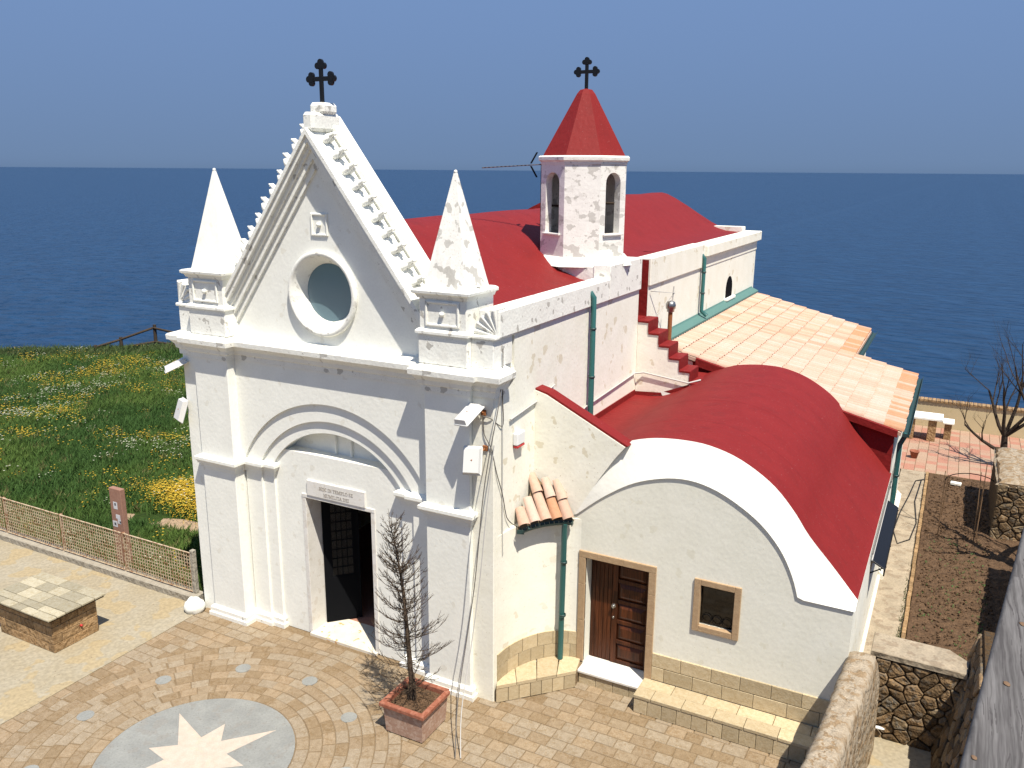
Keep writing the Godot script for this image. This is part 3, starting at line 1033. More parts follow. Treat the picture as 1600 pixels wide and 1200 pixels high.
func roof_section(parent: Node3D, prof: Array, z0: float, z1: float, m: Material):
	var full := []
	for p in prof: full.append(p)
	for i in range(prof.size() - 2, -1, -1): full.append(Vector2(-prof[i].x, prof[i].y))
	var b := MB.new()
	var rows := []
	var n := 8
	for i in n + 1:
		var z: float = lerp(z0, z1, float(i) / n)
		var row := []
		for k in full.size():
			row.append(Vector3(full[k].x, full[k].y + 0.012 * sin(i * 2.3 + k * 1.1), z))
		rows.append(row)
	b.sheet(rows)
	part("roof", b, m, parent)

func downpipe(parent: Node3D, pts: Array, r: float):
	var b := MB.new()
	b.tube(pts, r, 12)
	var o := part("downpipe", b, M.green_metal, parent)
	var a: Vector3 = pts[1]
	var e: Vector3 = pts[2]
	var k := 0.25
	while k < 1.0:
		b = MB.new()
		var y: float = lerp(a.y, e.y, k)
		b.lathe([Vector2(r + 0.002, y - 0.02), Vector2(r + 0.01, y - 0.018), Vector2(r + 0.01, y + 0.018), Vector2(r + 0.002, y + 0.02)], 12, Vector3(a.x, 0, a.z))
		part("clip", b, M.green_dark, o)
		k += 0.4

func boss(parent: Node3D, c: Vector3, w: float, h: float, m: Material):
	var b := MB.new()
	for s in [-1.0, 1.0]:
		b.box(c + Vector3(s * (w * 0.5 - 0.02), 0, 0.012), Vector3(0.04, h, 0.035), 0.01)
		b.box(c + Vector3(0, s * (h * 0.5 - 0.02), 0.0115), Vector3(w - 0.078, 0.04, 0.034), 0.01)
	b.blob(c + Vector3(0, 0, 0.03), Vector3.ONE * 0.042, rng_of(1), 0.02, 10, 8)
	part("panel_with_boss", b, m, parent)

func cross(parent: Node3D, base: Vector3, h: float, arm: float, t: float):
	var b := MB.new()
	var yc := h * 0.58
	b.box(base + Vector3(0, h * 0.45 - 0.03, 0), Vector3(t * 1.7, h * 0.9 + 0.06, t), 0.006)
	b.box(base + Vector3(0, yc, 0), Vector3(arm * 1.75, t * 1.7, t * 0.96), 0.006)
	for e in [Vector2(-arm, yc), Vector2(arm, yc), Vector2(0, h)]:
		var dir := Vector2(sign(e.x), 0) if e.x != 0 else Vector2(0, 1)
		var sd := Vector2(-dir.y, dir.x)
		var o: Vector2 = e - dir * arm * 0.24
		var k := 0
		for f in [o + dir * arm * 0.16, o + sd * arm * 0.21 - dir * 0.01, o - sd * arm * 0.21 - dir * 0.01, o - dir * 0.005]:
			k += 1
			b.extr(arc(base.x + f.x, base.y + f.y, arm * 0.19, 0, 340, 17), base.z - t * 0.5 - 0.001 * k, base.z + t * 0.5 + 0.001 * k)
	part("cross", b, M.black, parent)

func crocket_mesh() -> ArrayMesh:
	# a curled leaf standing on the gable edge, tip bent outwards
	var b := MB.new()
	var pts := []
	var w := [0.050, 0.085, 0.092, 0.080, 0.060, 0.040, 0.012]
	for i in 7:
		var t := i / 6.0
		pts.append(Vector3(0.02 + 0.09 * t * t * t - 0.03 * sin(t * PI), 0.40 * t, 0.015 * sin(t * 5.0)))
	b.tube(pts, w, 8)
	b.blob(Vector3(0.075, 0.355, 0.0), Vector3(0.05, 0.032, 0.045), rng_of(4), 0.1, 8, 6)
	b.blob(Vector3(0.05, 0.12, 0.08), Vector3(0.06, 0.11, 0.06), rng_of(5), 0.15, 8, 6)
	b.blob(Vector3(0.05, 0.16, -0.08), Vector3(0.06, 0.11, 0.06), rng_of(6), 0.15, 8, 6)
	return b.mesh()

func build_tower(ch: Node3D):
	var c := Vector3(2.43, 0, -5.38)
	var R := 0.93
	var ap := R * cos(PI / 8)
	var fw := R * sin(PI / 8)
	var b := MB.new()
	for k in 8:
		var a := PI / 8 + k * PI / 4 - 0.02
		var n := Vector3(sin(a), 0, cos(a))
		var xf := Transform3D(Basis(Vector3(cos(a), 0, -sin(a)), Vector3.UP, n), c + n * ap)
		if k == 1 or k == 7:
			var hw := 0.205
			b.extr([Vector2(-fw, 6.4), Vector2(fw, 6.4), Vector2(fw, 7.52), Vector2(-fw, 7.52)], -0.16, 0.0, xf)
			var poly := [Vector2(-fw, 7.52), Vector2(-hw, 7.52)] + arc(0, 8.54, hw, 180, 0, 12) + [Vector2(hw, 7.52), Vector2(fw, 7.52), Vector2(fw, 9.0), Vector2(-fw, 9.0)]
			b.extr(poly, -0.16, 0.0, xf)
		else:
			b.extr([Vector2(-fw, 6.4), Vector2(fw, 6.4), Vector2(fw, 9.0), Vector2(-fw, 9.0)], -0.16, 0.0, xf)
	b.lathe([Vector2(0.0, 7.44), Vector2(R - 0.1, 7.44)], 8, c, false, -0.02)
	var tw := part("bell_tower", b, M.peeling, ch)
	for k in [1, 7]:
		var a: float = PI / 8 + k * PI / 4 - 0.02
		var n := Vector3(sin(a), 0, cos(a))
		var s := MB.new()
		s.box(Vector3.ZERO, Vector3(0.52, 0.035, 0.22), 0.006)
		part("sill", s, M.marble, tw, Transform3D(Basis(Vector3(cos(a), 0, -sin(a)), Vector3.UP, n), c + n * (ap - 0.06) + Vector3(0, 7.525, 0)))
	b = MB.new()
	b.lathe([Vector2(R - 0.1, 8.90), Vector2(R + 0.015, 8.905), Vector2(R + 0.02, 8.95), Vector2(R + 0.06, 8.98), Vector2(R + 0.065, 9.04), Vector2(R + 0.03, 9.07), Vector2(0.0, 9.075)], 8, c, false, -0.02)
	part("cornice", b, M.worn, tw)
	b = MB.new()
	b.lathe([Vector2(0, 9.06), Vector2(R - 0.03, 9.06), Vector2(R - 0.05, 9.10), Vector2(0.20, 10.28), Vector2(0.13, 10.36), Vector2(0, 10.39)], 8, c, false, -0.02)
	part("roof", b, M.red, tw)
	cross(tw, c + Vector3(0, 10.36, 0), 0.60, 0.25, 0.04)
	b = MB.new()
	b.bx(2.2, W - 0.1, 6.5, 6.93, -6.30, -4.47, 0.02)
	b.lathe([Vector2(1.12, 6.9), Vector2(1.05, 6.98), Vector2(0.97, 7.06), Vector2(0.91, 7.09)], 8, c, false, -0.02)
	part("base_block", b, M.worn, tw)
	for p in [Vector3(0.28, 8.05, 0.12), Vector3(-0.18, 7.98, 0.38)]:
		b = MB.new()
		b.lathe([Vector2(0.0, 0.02), Vector2(0.06, 0.0), Vector2(0.085, -0.06), Vector2(0.10, -0.20), Vector2(0.13, -0.30), Vector2(0.175, -0.36), Vector2(0.17, -0.375), Vector2(0.0, -0.33)], 20, Vector3.ZERO)
		b.tube([Vector3(0, -0.3, 0), Vector3(0, -0.43, 0)], [0.02, 0.03], 8)
		var bl := part("bell", b, M.bronze, tw, Transform3D(Basis(), c + p))
		b = MB.new()
		b.box(Vector3(0, 0.09, 0), Vector3(0.34, 0.15, 0.09), 0.02)
		b.tube([Vector3(-0.55, 0.09, 0), Vector3(0.45, 0.09, 0)], 0.025, 8)
		part("yoke", b, M.wood_post, bl)

# ------------------------------------------------------------------ side chapel
var XZ := Transform3D(Basis(Vector3(1, 0, 0), Vector3(0, 0, 1), Vector3(0, -1, 0)), Vector3.ZERO)

func ell(t: float, o := 0.0) -> Vector2:
	return Vector2(4.4 - (1.0 - o) * cos(t), 0.1 - (1.35 - o) * sin(t))

func lerp_curve(pts: Array, t: float) -> Vector2:
	var L := 0.0
	for i in pts.size() - 1: L += pts[i].distance_to(pts[i + 1])
	var want := t * L
	for i in pts.size() - 1:
		var l: float = pts[i].distance_to(pts[i + 1])
		if want <= l or i == pts.size() - 2: return pts[i].lerp(pts[i + 1], clamp(want / l, 0.0, 1.0))
		want -= l
	return pts[-1]

func smooth(pts: Array, n: int) -> Array:
	var c := Curve2D.new()
	for i in pts.size():
		var a: Vector2 = pts[max(i - 1, 0)]
		var b: Vector2 = pts[min(i + 1, pts.size() - 1)]
		var t := (b - a) / 6.0
		c.add_point(pts[i], -t, t)
	var o := []
	var L := c.get_baked_length()
	for i in n + 1: o.append(c.sample_baked(L * i / n, true))
	return o

func blocks_on(parent: Node3D, called: String, o: Vector3, u: Vector3, nrm: Vector3, length: float, h: float, piece: float, thick: float, mats: Array, rng: RandomNumberGenerator, start := 0.0):
	# a row of bevelled blocks along u, standing proud along nrm
	var x := 0.0
	var first := start
	while x < length - 0.02:
		var w: float = first if first > 0.0 else piece * rng.randf_range(0.93, 1.07)
		first = 0.0
		if x + w > length - 0.12: w = length - x
		var b := MB.new()
		var bs := Basis(u, Vector3.UP, nrm)
		b.box(o + u * (x + w * 0.5) + Vector3.UP * h * 0.5 + nrm * (thick * 0.5 + rng.randf_range(-0.002, 0.002)), Vector3(w - 0.007, h - 0.007, thick), 0.006, bs)
		part(called, b, mats[rng.randi() % mats.size()], parent)
		x += w

func build_chapel():
	var ch := thing("side_chapel", "low annex with red barrel vaulted roof, brown wooden door and small dark window", "chapel")
	var rng := rng_of(301)
	var b: MB
	var inner := smooth([Vector2(4.0, 2.86), Vector2(4.27, 3.105), Vector2(4.778, 3.53), Vector2(5.326, 3.858), Vector2(5.992, 4.03), Vector2(6.584, 3.94), Vector2(7.205, 3.60), Vector2(7.60, 3.20), Vector2(7.83, 2.78), Vector2(7.944, 2.42)], 48)
	var prof := smooth([Vector2(3.40, 3.90), Vector2(3.9, 3.93), Vector2(4.3, 4.06), Vector2(4.7, 4.28), Vector2(5.02, 4.42), Vector2(5.3, 4.50), Vector2(5.62, 4.55), Vector2(6.0, 4.57), Vector2(6.4, 4.54), Vector2(6.88, 4.39), Vector2(7.38, 4.08), Vector2(7.73, 3.71), Vector2(7.99, 3.35), Vector2(8.39, 2.91), Vector2(8.77, 2.47)], 60)
	var yarc := func(x: float) -> float:
		for i in inner.size() - 1:
			if inner[i].x <= x and inner[i + 1].x >= x:
				return lerp(inner[i].y, inner[i + 1].y, (x - inner[i].x) / max(1e-5, inner[i + 1].x - inner[i].x))
		return 2.42
	var span := func(x0: float, x1: float) -> Array:
		var o := [Vector2(x0, yarc.call(x0))]
		for p in inner:
			if p.x > x0 + 0.005 and p.x < x1 - 0.005: o.append(p)
		o.append(Vector2(x1, yarc.call(x1)))
		return o
	b = MB.new()
	var zb := ZA - 0.35
	b.extr([Vector2(4.02, -0.2), Vector2(4.424, -0.2), Vector2(4.424, 2.30), Vector2(5.566, 2.30), Vector2(5.566, -0.2), Vector2(5.9, -0.2)] + revd(span.call(4.02, 5.9)), zb, ZA)
	b.extr([Vector2(5.9, -0.2), Vector2(6.43, -0.2)] + revd(span.call(5.9, 6.43)), zb, ZA)
	b.extr([Vector2(6.43, -0.2), Vector2(7.0, -0.2), Vector2(7.0, 1.55), Vector2(6.43, 1.55)], zb, ZA)
	b.extr([Vector2(6.43, 2.29), Vector2(7.0, 2.29)] + revd(span.call(6.43, 7.0)), zb, ZA)
	b.extr([Vector2(7.0, -0.2), Vector2(7.94, -0.2)] + revd(span.call(7.0, 7.94)), zb, ZA)
	b.extr([Vector2(7.94, -0.2), Vector2(8.746, -0.2), Vector2(8.746, 2.43), Vector2(7.94, 2.43)], zb, ZA)
	part("front_wall", b, M.annex, ch)
	# shoulder wall on the left with its sloping top
	b = MB.new()
	var sh := [Vector2(W, 1.9), Vector2(4.02, 1.9)]
	for p in inner:
		if p.x < 4.19: sh.append(p)
	sh += [Vector2(4.20, 3.06), Vector2(4.42, 3.45), Vector2(4.66, 3.84), Vector2(4.88, 4.18), Vector2(5.05, 4.40), Vector2(3.62, 5.10), Vector2(W, 5.16)]
	b.extr(sh, ZA - 0.25, ZA + 0.02)
	part("shoulder_wall", b, M.cream, ch)
	b = MB.new()
	b.extr([Vector2(W, 5.164), Vector2(3.62, 5.105), Vector2(5.06, 4.402), Vector2(5.10, 4.42), Vector2(3.64, 5.135), Vector2(W, 5.195)], ZA - 0.27, ZA + 0.005)
	part("shoulder_capping", b, M.red, ch)
	# white band round the arch, leaning back a little
	b = MB.new()
	var oc := []
	for p in prof:
		if p.x >= 5.06: oc.append(p + Vector2(0, 0.03))
	oc = [Vector2(4.20, 3.06), Vector2(4.42, 3.45), Vector2(4.66, 3.84), Vector2(4.88, 4.18)] + oc
	var ic := []
	for p in inner:
		if p.x >= 4.19: ic.append(p)
	var n := 48
	var r0 := []
	var r1 := []
	var r2 := []
	var r3 := []
	for i in n + 1:
		var t := float(i) / n
		var tm: float = t / 0.86
		var pi_: Vector2 = lerp_curve(ic, tm) if tm <= 1.0 else Vector2(lerp(7.944, 8.765, (tm - 1.0) / (1.0 / 0.86 - 1.0)), 2.42)
		var po := lerp_curve(oc, t)
		var lean: float = 0.004 + 0.25 * smoothstep(0.08, 0.36, t)
		r3.append(Vector3(pi_.x, pi_.y, ZA - 0.1))
		r0.append(Vector3(pi_.x, pi_.y, ZA + 0.028))
		r1.append(Vector3(po.x, po.y, ZA + 0.028 - lean))
		r2.append(Vector3(po.x, po.y - 0.03, ZA - 0.45))
	b.sheet([r3, r0], -1)
	b.sheet([r0, r1], 1)
	part("arch_band", b, M.whiteband, ch)
	# vault
	b = MB.new()
	var rows := []
	for i in 15:
		var z: float = lerp(ZA - 0.22, -7.80, i / 14.0)
		var row := []
		for k in prof.size():
			row.append(Vector3(prof[k].x, prof[k].y + 0.003 * sin(k * 0.35 + i * 1.7) + (0.02 if k == prof.size() - 1 else 0.0), z))
		rows.append(row)
	for r in rows: r.reverse()
	for r in rows: r.reverse()
	b.sheet(rows)
	# upturned skirting of roof paint along the church wall
	b.bx(W + 0.002, W + 0.02, 3.85, 4.02, -6.3, -1.5)
	b.extr([Vector2(3.40, 3.86), Vector2(4.63, 4.08), Vector2(4.63, 4.28), Vector2(4.0, 4.02), Vector2(3.40, 3.98)], -6.34, -6.325)
	var vr := part("vault_roof", b, M.red, ch)
	for zs in [-2.75, -4.3, -5.9]:
		b = MB.new()
		var s0 := []
		var s1 := []
		var s2 := []
		for k in prof.size():
			var wob := 0.03 * sin(k * 0.3 + zs)
			s0.append(Vector3(prof[k].x, prof[k].y - 0.002, zs + wob + 0.06))
			s1.append(Vector3(prof[k].x, prof[k].y + 0.009, zs + wob))
			s2.append(Vector3(prof[k].x, prof[k].y - 0.002, zs + wob - 0.01))
		b.sheet([s0, s1, s2], 1)
		part("seam", b, M.red, vr)
	b = MB.new()
	b.bx(8.45, 8.746, -0.2, 2.44, -7.72, ZA - 0.001, 0.006)
	b.extr([Vector2(8.6, 2.43), Vector2(8.77, 2.43), Vector2(8.77, 2.475), Vector2(8.6, 2.6)], -7.72, ZA - 0.2)
	part("right_wall", b, M.cream, ch)
	b = MB.new()
	b.bx(8.74, 8.80, -0.1, 0.16, -7.7, -1.3, 0.02)
	part("wall_foot", b, M.cream, ch)
	# rounded corner wall between church and chapel
	b = MB.new()
	var fp := []
	for i in 25: fp.append(ell(PI / 2 * i / 24.0))
	fp += [Vector2(4.4, -1.4), Vector2(3.3, -1.4), Vector2(3.3, 0.1)]
	b.extr(fp, 0.1, -2.98, XZ)
	part("curved_wall", b, M.cream, ch)
	# coursed base of the curved wall
	for row in 2:
		var y0 := 0.33 + row * 0.255
		var np := 7 if row == 0 else 6
		for k in np:
			var t0 := PI / 2 * k / np + 0.004
			var t1 := PI / 2 * (k + 1) / np - 0.004
			var pl := []
			for i in 5: pl.append(ell(lerp(t0, t1, i / 4.0), 0.022))
			for i in 5: pl.append(ell(lerp(t1, t0, i / 4.0), -0.02))
			b = MB.new()
			b.extr(pl, -(y0 + 0.003), -(y0 + 0.25), XZ)
			part("base_block", b, M.blocks[rng.randi() % 3], ch)
	# quarter bench in the corner
	b = MB.new()
	var q0 := Vector2(3.435, 0.20)
	var q1 := Vector2(4.44, -0.86)
	var bp := []
	for i in 13: bp.append(ell(PI / 2 * i / 12.0))
	bp = [q0] + bp + [Vector2(4.42, -1.2), q1]
	b.extr(bp, 0.0, -0.27, XZ)
	var bench0 := part("corner_bench", b, M.joint, ch)
	var u3 := Vector3(q1.x - q0.x, 0, q1.y - q0.y)
	var ln := u3.length()
	u3 = u3.normalized()
	blocks_on(bench0, "front_block", Vector3(q0.x, 0, q0.y), u3, Vector3(-u3.z, 0, u3.x), ln, 0.275, 0.21, 0.03, M.blocks, rng)
	for k in 4:
		var a := k / 4.0
		var e := (k + 1) / 4.0
		var pl := [q0.lerp(q1, a + 0.003), q0.lerp(q1, e - 0.003), ell(PI / 2 * e * 0.98, 0.01), ell(PI / 2 * (a + e) * 0.5, 0.01), ell(PI / 2 * a + 0.005, 0.01)]
		var nn := Vector2(-u3.z, u3.x) * 0.035
		pl[0] += nn
		pl[1] += nn
		b = MB.new()
		b.extr(pl, -0.272, -0.33, XZ)
		part("top_slab", b, M.blocks[k % 3], bench0)
	# base courses right of the door, and the long bench
	for row in 2:
		blocks_on(ch, "base_block", Vector3(5.69, 0.33 + row * 0.255, ZA), Vector3.RIGHT, Vector3.BACK, 3.05, 0.252, 0.50, 0.03, M.blocks, rng, 0.5 if row == 1 else 0.22)
	b = MB.new()
	b.bx(5.60, 8.60, 0.0, 0.27, ZA, ZA + 0.55)
	var bench := part("long_bench", b, M.joint, ch)
	blocks_on(bench, "front_block", Vector3(5.585, 0, ZA + 0.55), Vector3.RIGHT, Vector3.BACK, 3.02, 0.275, 0.25, 0.03, M.blocks, rng)
	for row in 2:
		var x := 5.575
		while x < 8.58:
			var w := 0.52 * rng.randf_range(0.9, 1.1)
			if row == 1 and x < 5.6: w = 0.3
			b = MB.new()
			b.bx(x + 0.004, x + w - 0.004, 0.273, 0.33, ZA + 0.032 + row * 0.28, ZA + 0.028 + (row + 1) * 0.28, 0.006)
			part("top_slab", b, M.blocks[rng.randi() % 3], bench)
			x += w
	# doorway
	b = MB.new()
	b.bx(4.30, 4.424, 0.30, 1.1, ZA - 0.03, ZA + 0.035, 0.006)
	b.bx(4.30, 4.424, 1.104, 1.8, ZA - 0.03, ZA + 0.035, 0.006)
	b.bx(4.30, 4.424, 1.804, 2.30, ZA - 0.03, ZA + 0.035, 0.006)
	b.bx(5.566, 5.69, 0.30, 1.15, ZA - 0.03, ZA + 0.035, 0.006)
	b.bx(5.566, 5.69, 1.154, 1.9, ZA - 0.03, ZA + 0.035, 0.006)
	b.bx(5.566, 5.69, 1.904, 2.30, ZA - 0.03, ZA + 0.035, 0.006)
	b.bx(4.30, 5.1, 2.302, 2.42, ZA - 0.03, ZA + 0.036, 0.006)
	b.bx(5.104, 5.69, 2.302, 2.42, ZA - 0.03, ZA + 0.036, 0.006)
	part("door_frame", b, M.frame, ch)
	b = MB.new()
	b.bx(4.40, 5.6, 0.0, 0.2, ZA - 0.5, ZA + 0.20)
	b.bx(4.35, 5.6, 0.2, 2.5, ZA - 0.9, ZA - 0.40)
	part("door_reveal", b, M.annex, ch)
	b = MB.new()
	b.bx(4.42, 5.575, 0.21, 0.262, ZA - 0.38, ZA + 0.27, 0.01)
	part("door_sill", b, M.marble, ch)
	blocks_on(ch, "step_block", Vector3(4.44, -0.02, ZA + 0.2), Vector3.RIGHT, Vector3.BACK, 1.12, 0.228, 0.30, 0.04, M.blocks, rng)
	b = MB.new()
	b.bx(4.426, 5.564, 0.265, 2.298, ZA - 0.34, ZA - 0.27)
	var door := part("wooden_door", b, M.wood_door, ch)
	for k in 5:
		b = MB.new()
		b.bx(4.444 + k * 0.077, 4.444 + (k + 1) * 0.077 - 0.004, 0.27, 2.295, ZA - 0.272, ZA - 0.25, 0.004)
		part("plank", b, M.wood_door, door)
	b = MB.new()
	b.bx(4.835, 4.94, 0.27, 2.295, ZA - 0.272, ZA - 0.235, 0.006)
	b.bx(5.46, 5.555, 0.27, 2.295, ZA - 0.272, ZA - 0.235, 0.006)
	for k in 6:
		b.bx(4.94, 5.46, 0.27 + k * 0.39, 0.27 + k * 0.39 + 0.075, ZA - 0.272, ZA - 0.236, 0.006)
	part("door_rails", b, M.wood_door, door)
	for k in 5:
		b = MB.new()
		var y0 := 0.345 + k * 0.39
		var yb := y0 + 0.315
		var P := [Vector3(4.94, y0, ZA - 0.268), Vector3(5.46, y0, ZA - 0.268), Vector3(5.46, yb, ZA - 0.268), Vector3(4.94, yb, ZA - 0.268)]
		var Q := [Vector3(5.02, y0 + 0.08, ZA - 0.228), Vector3(5.38, y0 + 0.08, ZA - 0.228), Vector3(5.38, yb - 0.08, ZA - 0.228), Vector3(5.02, yb - 0.08, ZA - 0.228)]
		for i in 4: b.q(P[i], P[(i + 1) % 4], Q[(i + 1) % 4], Q[i])
		b.q(Q[0], Q[1], Q[2], Q[3])
		part("door_panel", b, M.wood_door, door)
	b = MB.new()
	b.lathe([Vector2(0, 0.05), Vector2(0.03, 0.045), Vector2(0.034, 0.03), Vector2(0.018, 0.018), Vector2(0.016, 0.0), Vector2(0.04, 0.0)], 14)
	part("door_knob", b, M.steel, door, Transform3D(Basis(Vector3.RIGHT, PI / 2), Vector3(4.875, 1.38, ZA - 0.232)))
	b = MB.new()
	b.lathe([Vector2(0, 0.012), Vector2(0.02, 0.012), Vector2(0.022, 0.0)], 12)
	part("keyhole_plate", b, M.steel, door, Transform3D(Basis(Vector3.RIGHT, PI / 2), Vector3(4.875, 1.16, ZA - 0.232)))
	# window
	b = MB.new()
	b.bx(6.335, 6.44, 1.455, 2.385, ZA - 0.06, ZA + 0.035, 0.007)
	b.bx(6.99, 7.095, 1.455, 2.385, ZA - 0.06, ZA + 0.035, 0.007)
	b.bx(6.442, 6.988, 2.282, 2.384, ZA - 0.06, ZA + 0.034, 0.007)
	b.bx(6.442, 6.988, 1.456, 1.56, ZA - 0.06, ZA + 0.034, 0.007)
	var wf := part("window_frame", b, M.frame, ch)
	b = MB.new()
	b.bx(6.43, 7.0, 1.55, 2.29, ZA - 0.10, ZA - 0.09)
	part("pane", b, M.dark_glass, wf)
	b = MB.new()
	b.bx(6.431, 6.999, 1.551, 2.289, ZA - 0.3, ZA - 0.16)
	part("dark_backing", b, M.iron, wf)  # near-black box filling the opening behind the pane, so the window reads black
	b = MB.new()
	for k in 3:
		var cx := 6.55 + k * 0.165
		var ring := []
		for i in 17: ring.append(Vector3(cx + 0.075 * cos(TAU * i / 16), 1.67 + 0.075 * sin(TAU * i / 16), ZA - 0.06))
		b.tube(ring, 0.006, 5)
	part("grille", b, M.iron, wf)
	# little tiled canopy over the rounded corner, gutter and pipe
	b = MB.new()
	var gp := []
	for i in 13:
		var e := ell(lerp(0.36, 1.36, i / 12.0), 0.16)
		gp.append(Vector3(e.x, 2.985, e.y))
	for i in gp.size() - 1:
		for k in 6:
			var a0 := PI + PI * k / 6.0
			var a1 := PI + PI * (k + 1) / 6.0
			var d: Vector3 = (gp[i + 1] - gp[i]).normalized()
			var s := Vector3(-d.z, 0, d.x)
			b.q(gp[i] + (s * cos(a0) + Vector3.UP * sin(a0)) * 0.06, gp[i + 1] + (s * cos(a0) + Vector3.UP * sin(a0)) * 0.06, gp[i + 1] + (s * cos(a1) + Vector3.UP * sin(a1)) * 0.06, gp[i] + (s * cos(a1) + Vector3.UP * sin(a1)) * 0.06, 1)
	b.box(gp[0] + Vector3(0, -0.03, 0), Vector3(0.12, 0.07, 0.012), 0.0, Basis(Vector3.UP, 0.3))
	b.box(gp[12] + Vector3(0, -0.03, 0), Vector3(0.012, 0.07, 0.12), 0.0, Basis(Vector3.UP, 0.2))
	var gut := part("canopy_gutter", b, M.green_dark, ch)
	downpipe(ch, [Vector3(4.12, 2.96, -1.0), Vector3(4.10, 2.86, -1.02), Vector3(4.06, 0.34, -1.05)], 0.05)
	b = MB.new()
	var tip := Vector3(3.45, 3.62, -1.22)
	for i in 12:
		var e0 := ell(lerp(0.34, 1.38, i / 12.0), 0.10)
		var e1 := ell(lerp(0.34, 1.38, (i + 1) / 12.0), 0.10)
		b.tri(tip, Vector3(e0.x, 2.99, e0.y), Vector3(e1.x, 2.99, e1.y))
		b.tri(Vector3(3.42, 2.97, -1.23), Vector3(e0.x, 2.97, e0.y), Vector3(e1.x, 2.97, e1.y))
		b.q(Vector3(e0.x, 2.97, e0.y), Vector3(e1.x, 2.97, e1.y), Vector3(e1.x, 2.99, e1.y), Vector3(e0.x, 2.99, e0.y))
	var can := part("canopy", b, M.joint, ch)
	for k in 5:
		var t: float = lerp(0.44, 1.28, k / 4.0)
		var e := ell(t, 0.17)
		var lo := Vector3(e.x, 3.04, e.y)
		var tops := [Vector3(3.43, 3.28, -0.62), Vector3(3.44, 3.42, -0.85), Vector3(3.46, 3.56, -1.08), Vector3(3.62, 3.58, -1.2), Vector3(3.86, 3.50, -1.22)]
		var dirv: Vector3 = (tops[k] - lo).normalized()
		var lens := [0.34, 0.46, 0.62, 0.5, 0.46]
		var side := dirv.cross(Vector3.UP).normalized()
		var up := side.cross(dirv).normalized()
		var bs := Basis(side, up, -dirv)
		part("roof_tile", coppo(0.105, 0.085, lens[k]), M.tiles[[3, 0, 4, 5, 3][k]], can, Transform3D(bs, lo))
		if k >= 2:
			part("roof_tile", coppo(0.10, 0.075, 0.36), M.tiles[[4, 0, 1][k - 2]], can, Transform3D(bs, lo + dirv * (lens[k] - 0.12) + up * 0.03))

func coppo(r0: float, r1: float, length: float) -> ArrayMesh:
	# half-round tile; lower end at the origin, running up along -z
	var b := MB.new()
	var n := 6
	var t := 0.014
	var o0 := []
	var o1 := []
	var i0 := []
	for k in n + 1:
		var a := PI * k / n
		o0.append(Vector3(cos(a) * r0, sin(a) * r0 * 0.85, 0))
		o1.append(Vector3(cos(a) * r1, sin(a) * r1 * 0.8, -length))
		i0.append(Vector3(cos(a) * (r0 - t), sin(a) * (r0 - t) * 0.85, 0))
	for k in n:
		b.q(o0[k], o1[k], o1[k + 1], o0[k + 1], 1)
		b.q(i0[k], o0[k], o0[k + 1], i0[k + 1])
	return b.mesh()

# ------------------------------------------------------------------ tiled house behind the chapel
func roof_y(x: float) -> float:
	return 4.85 - 0.25 * (x - 3.4)

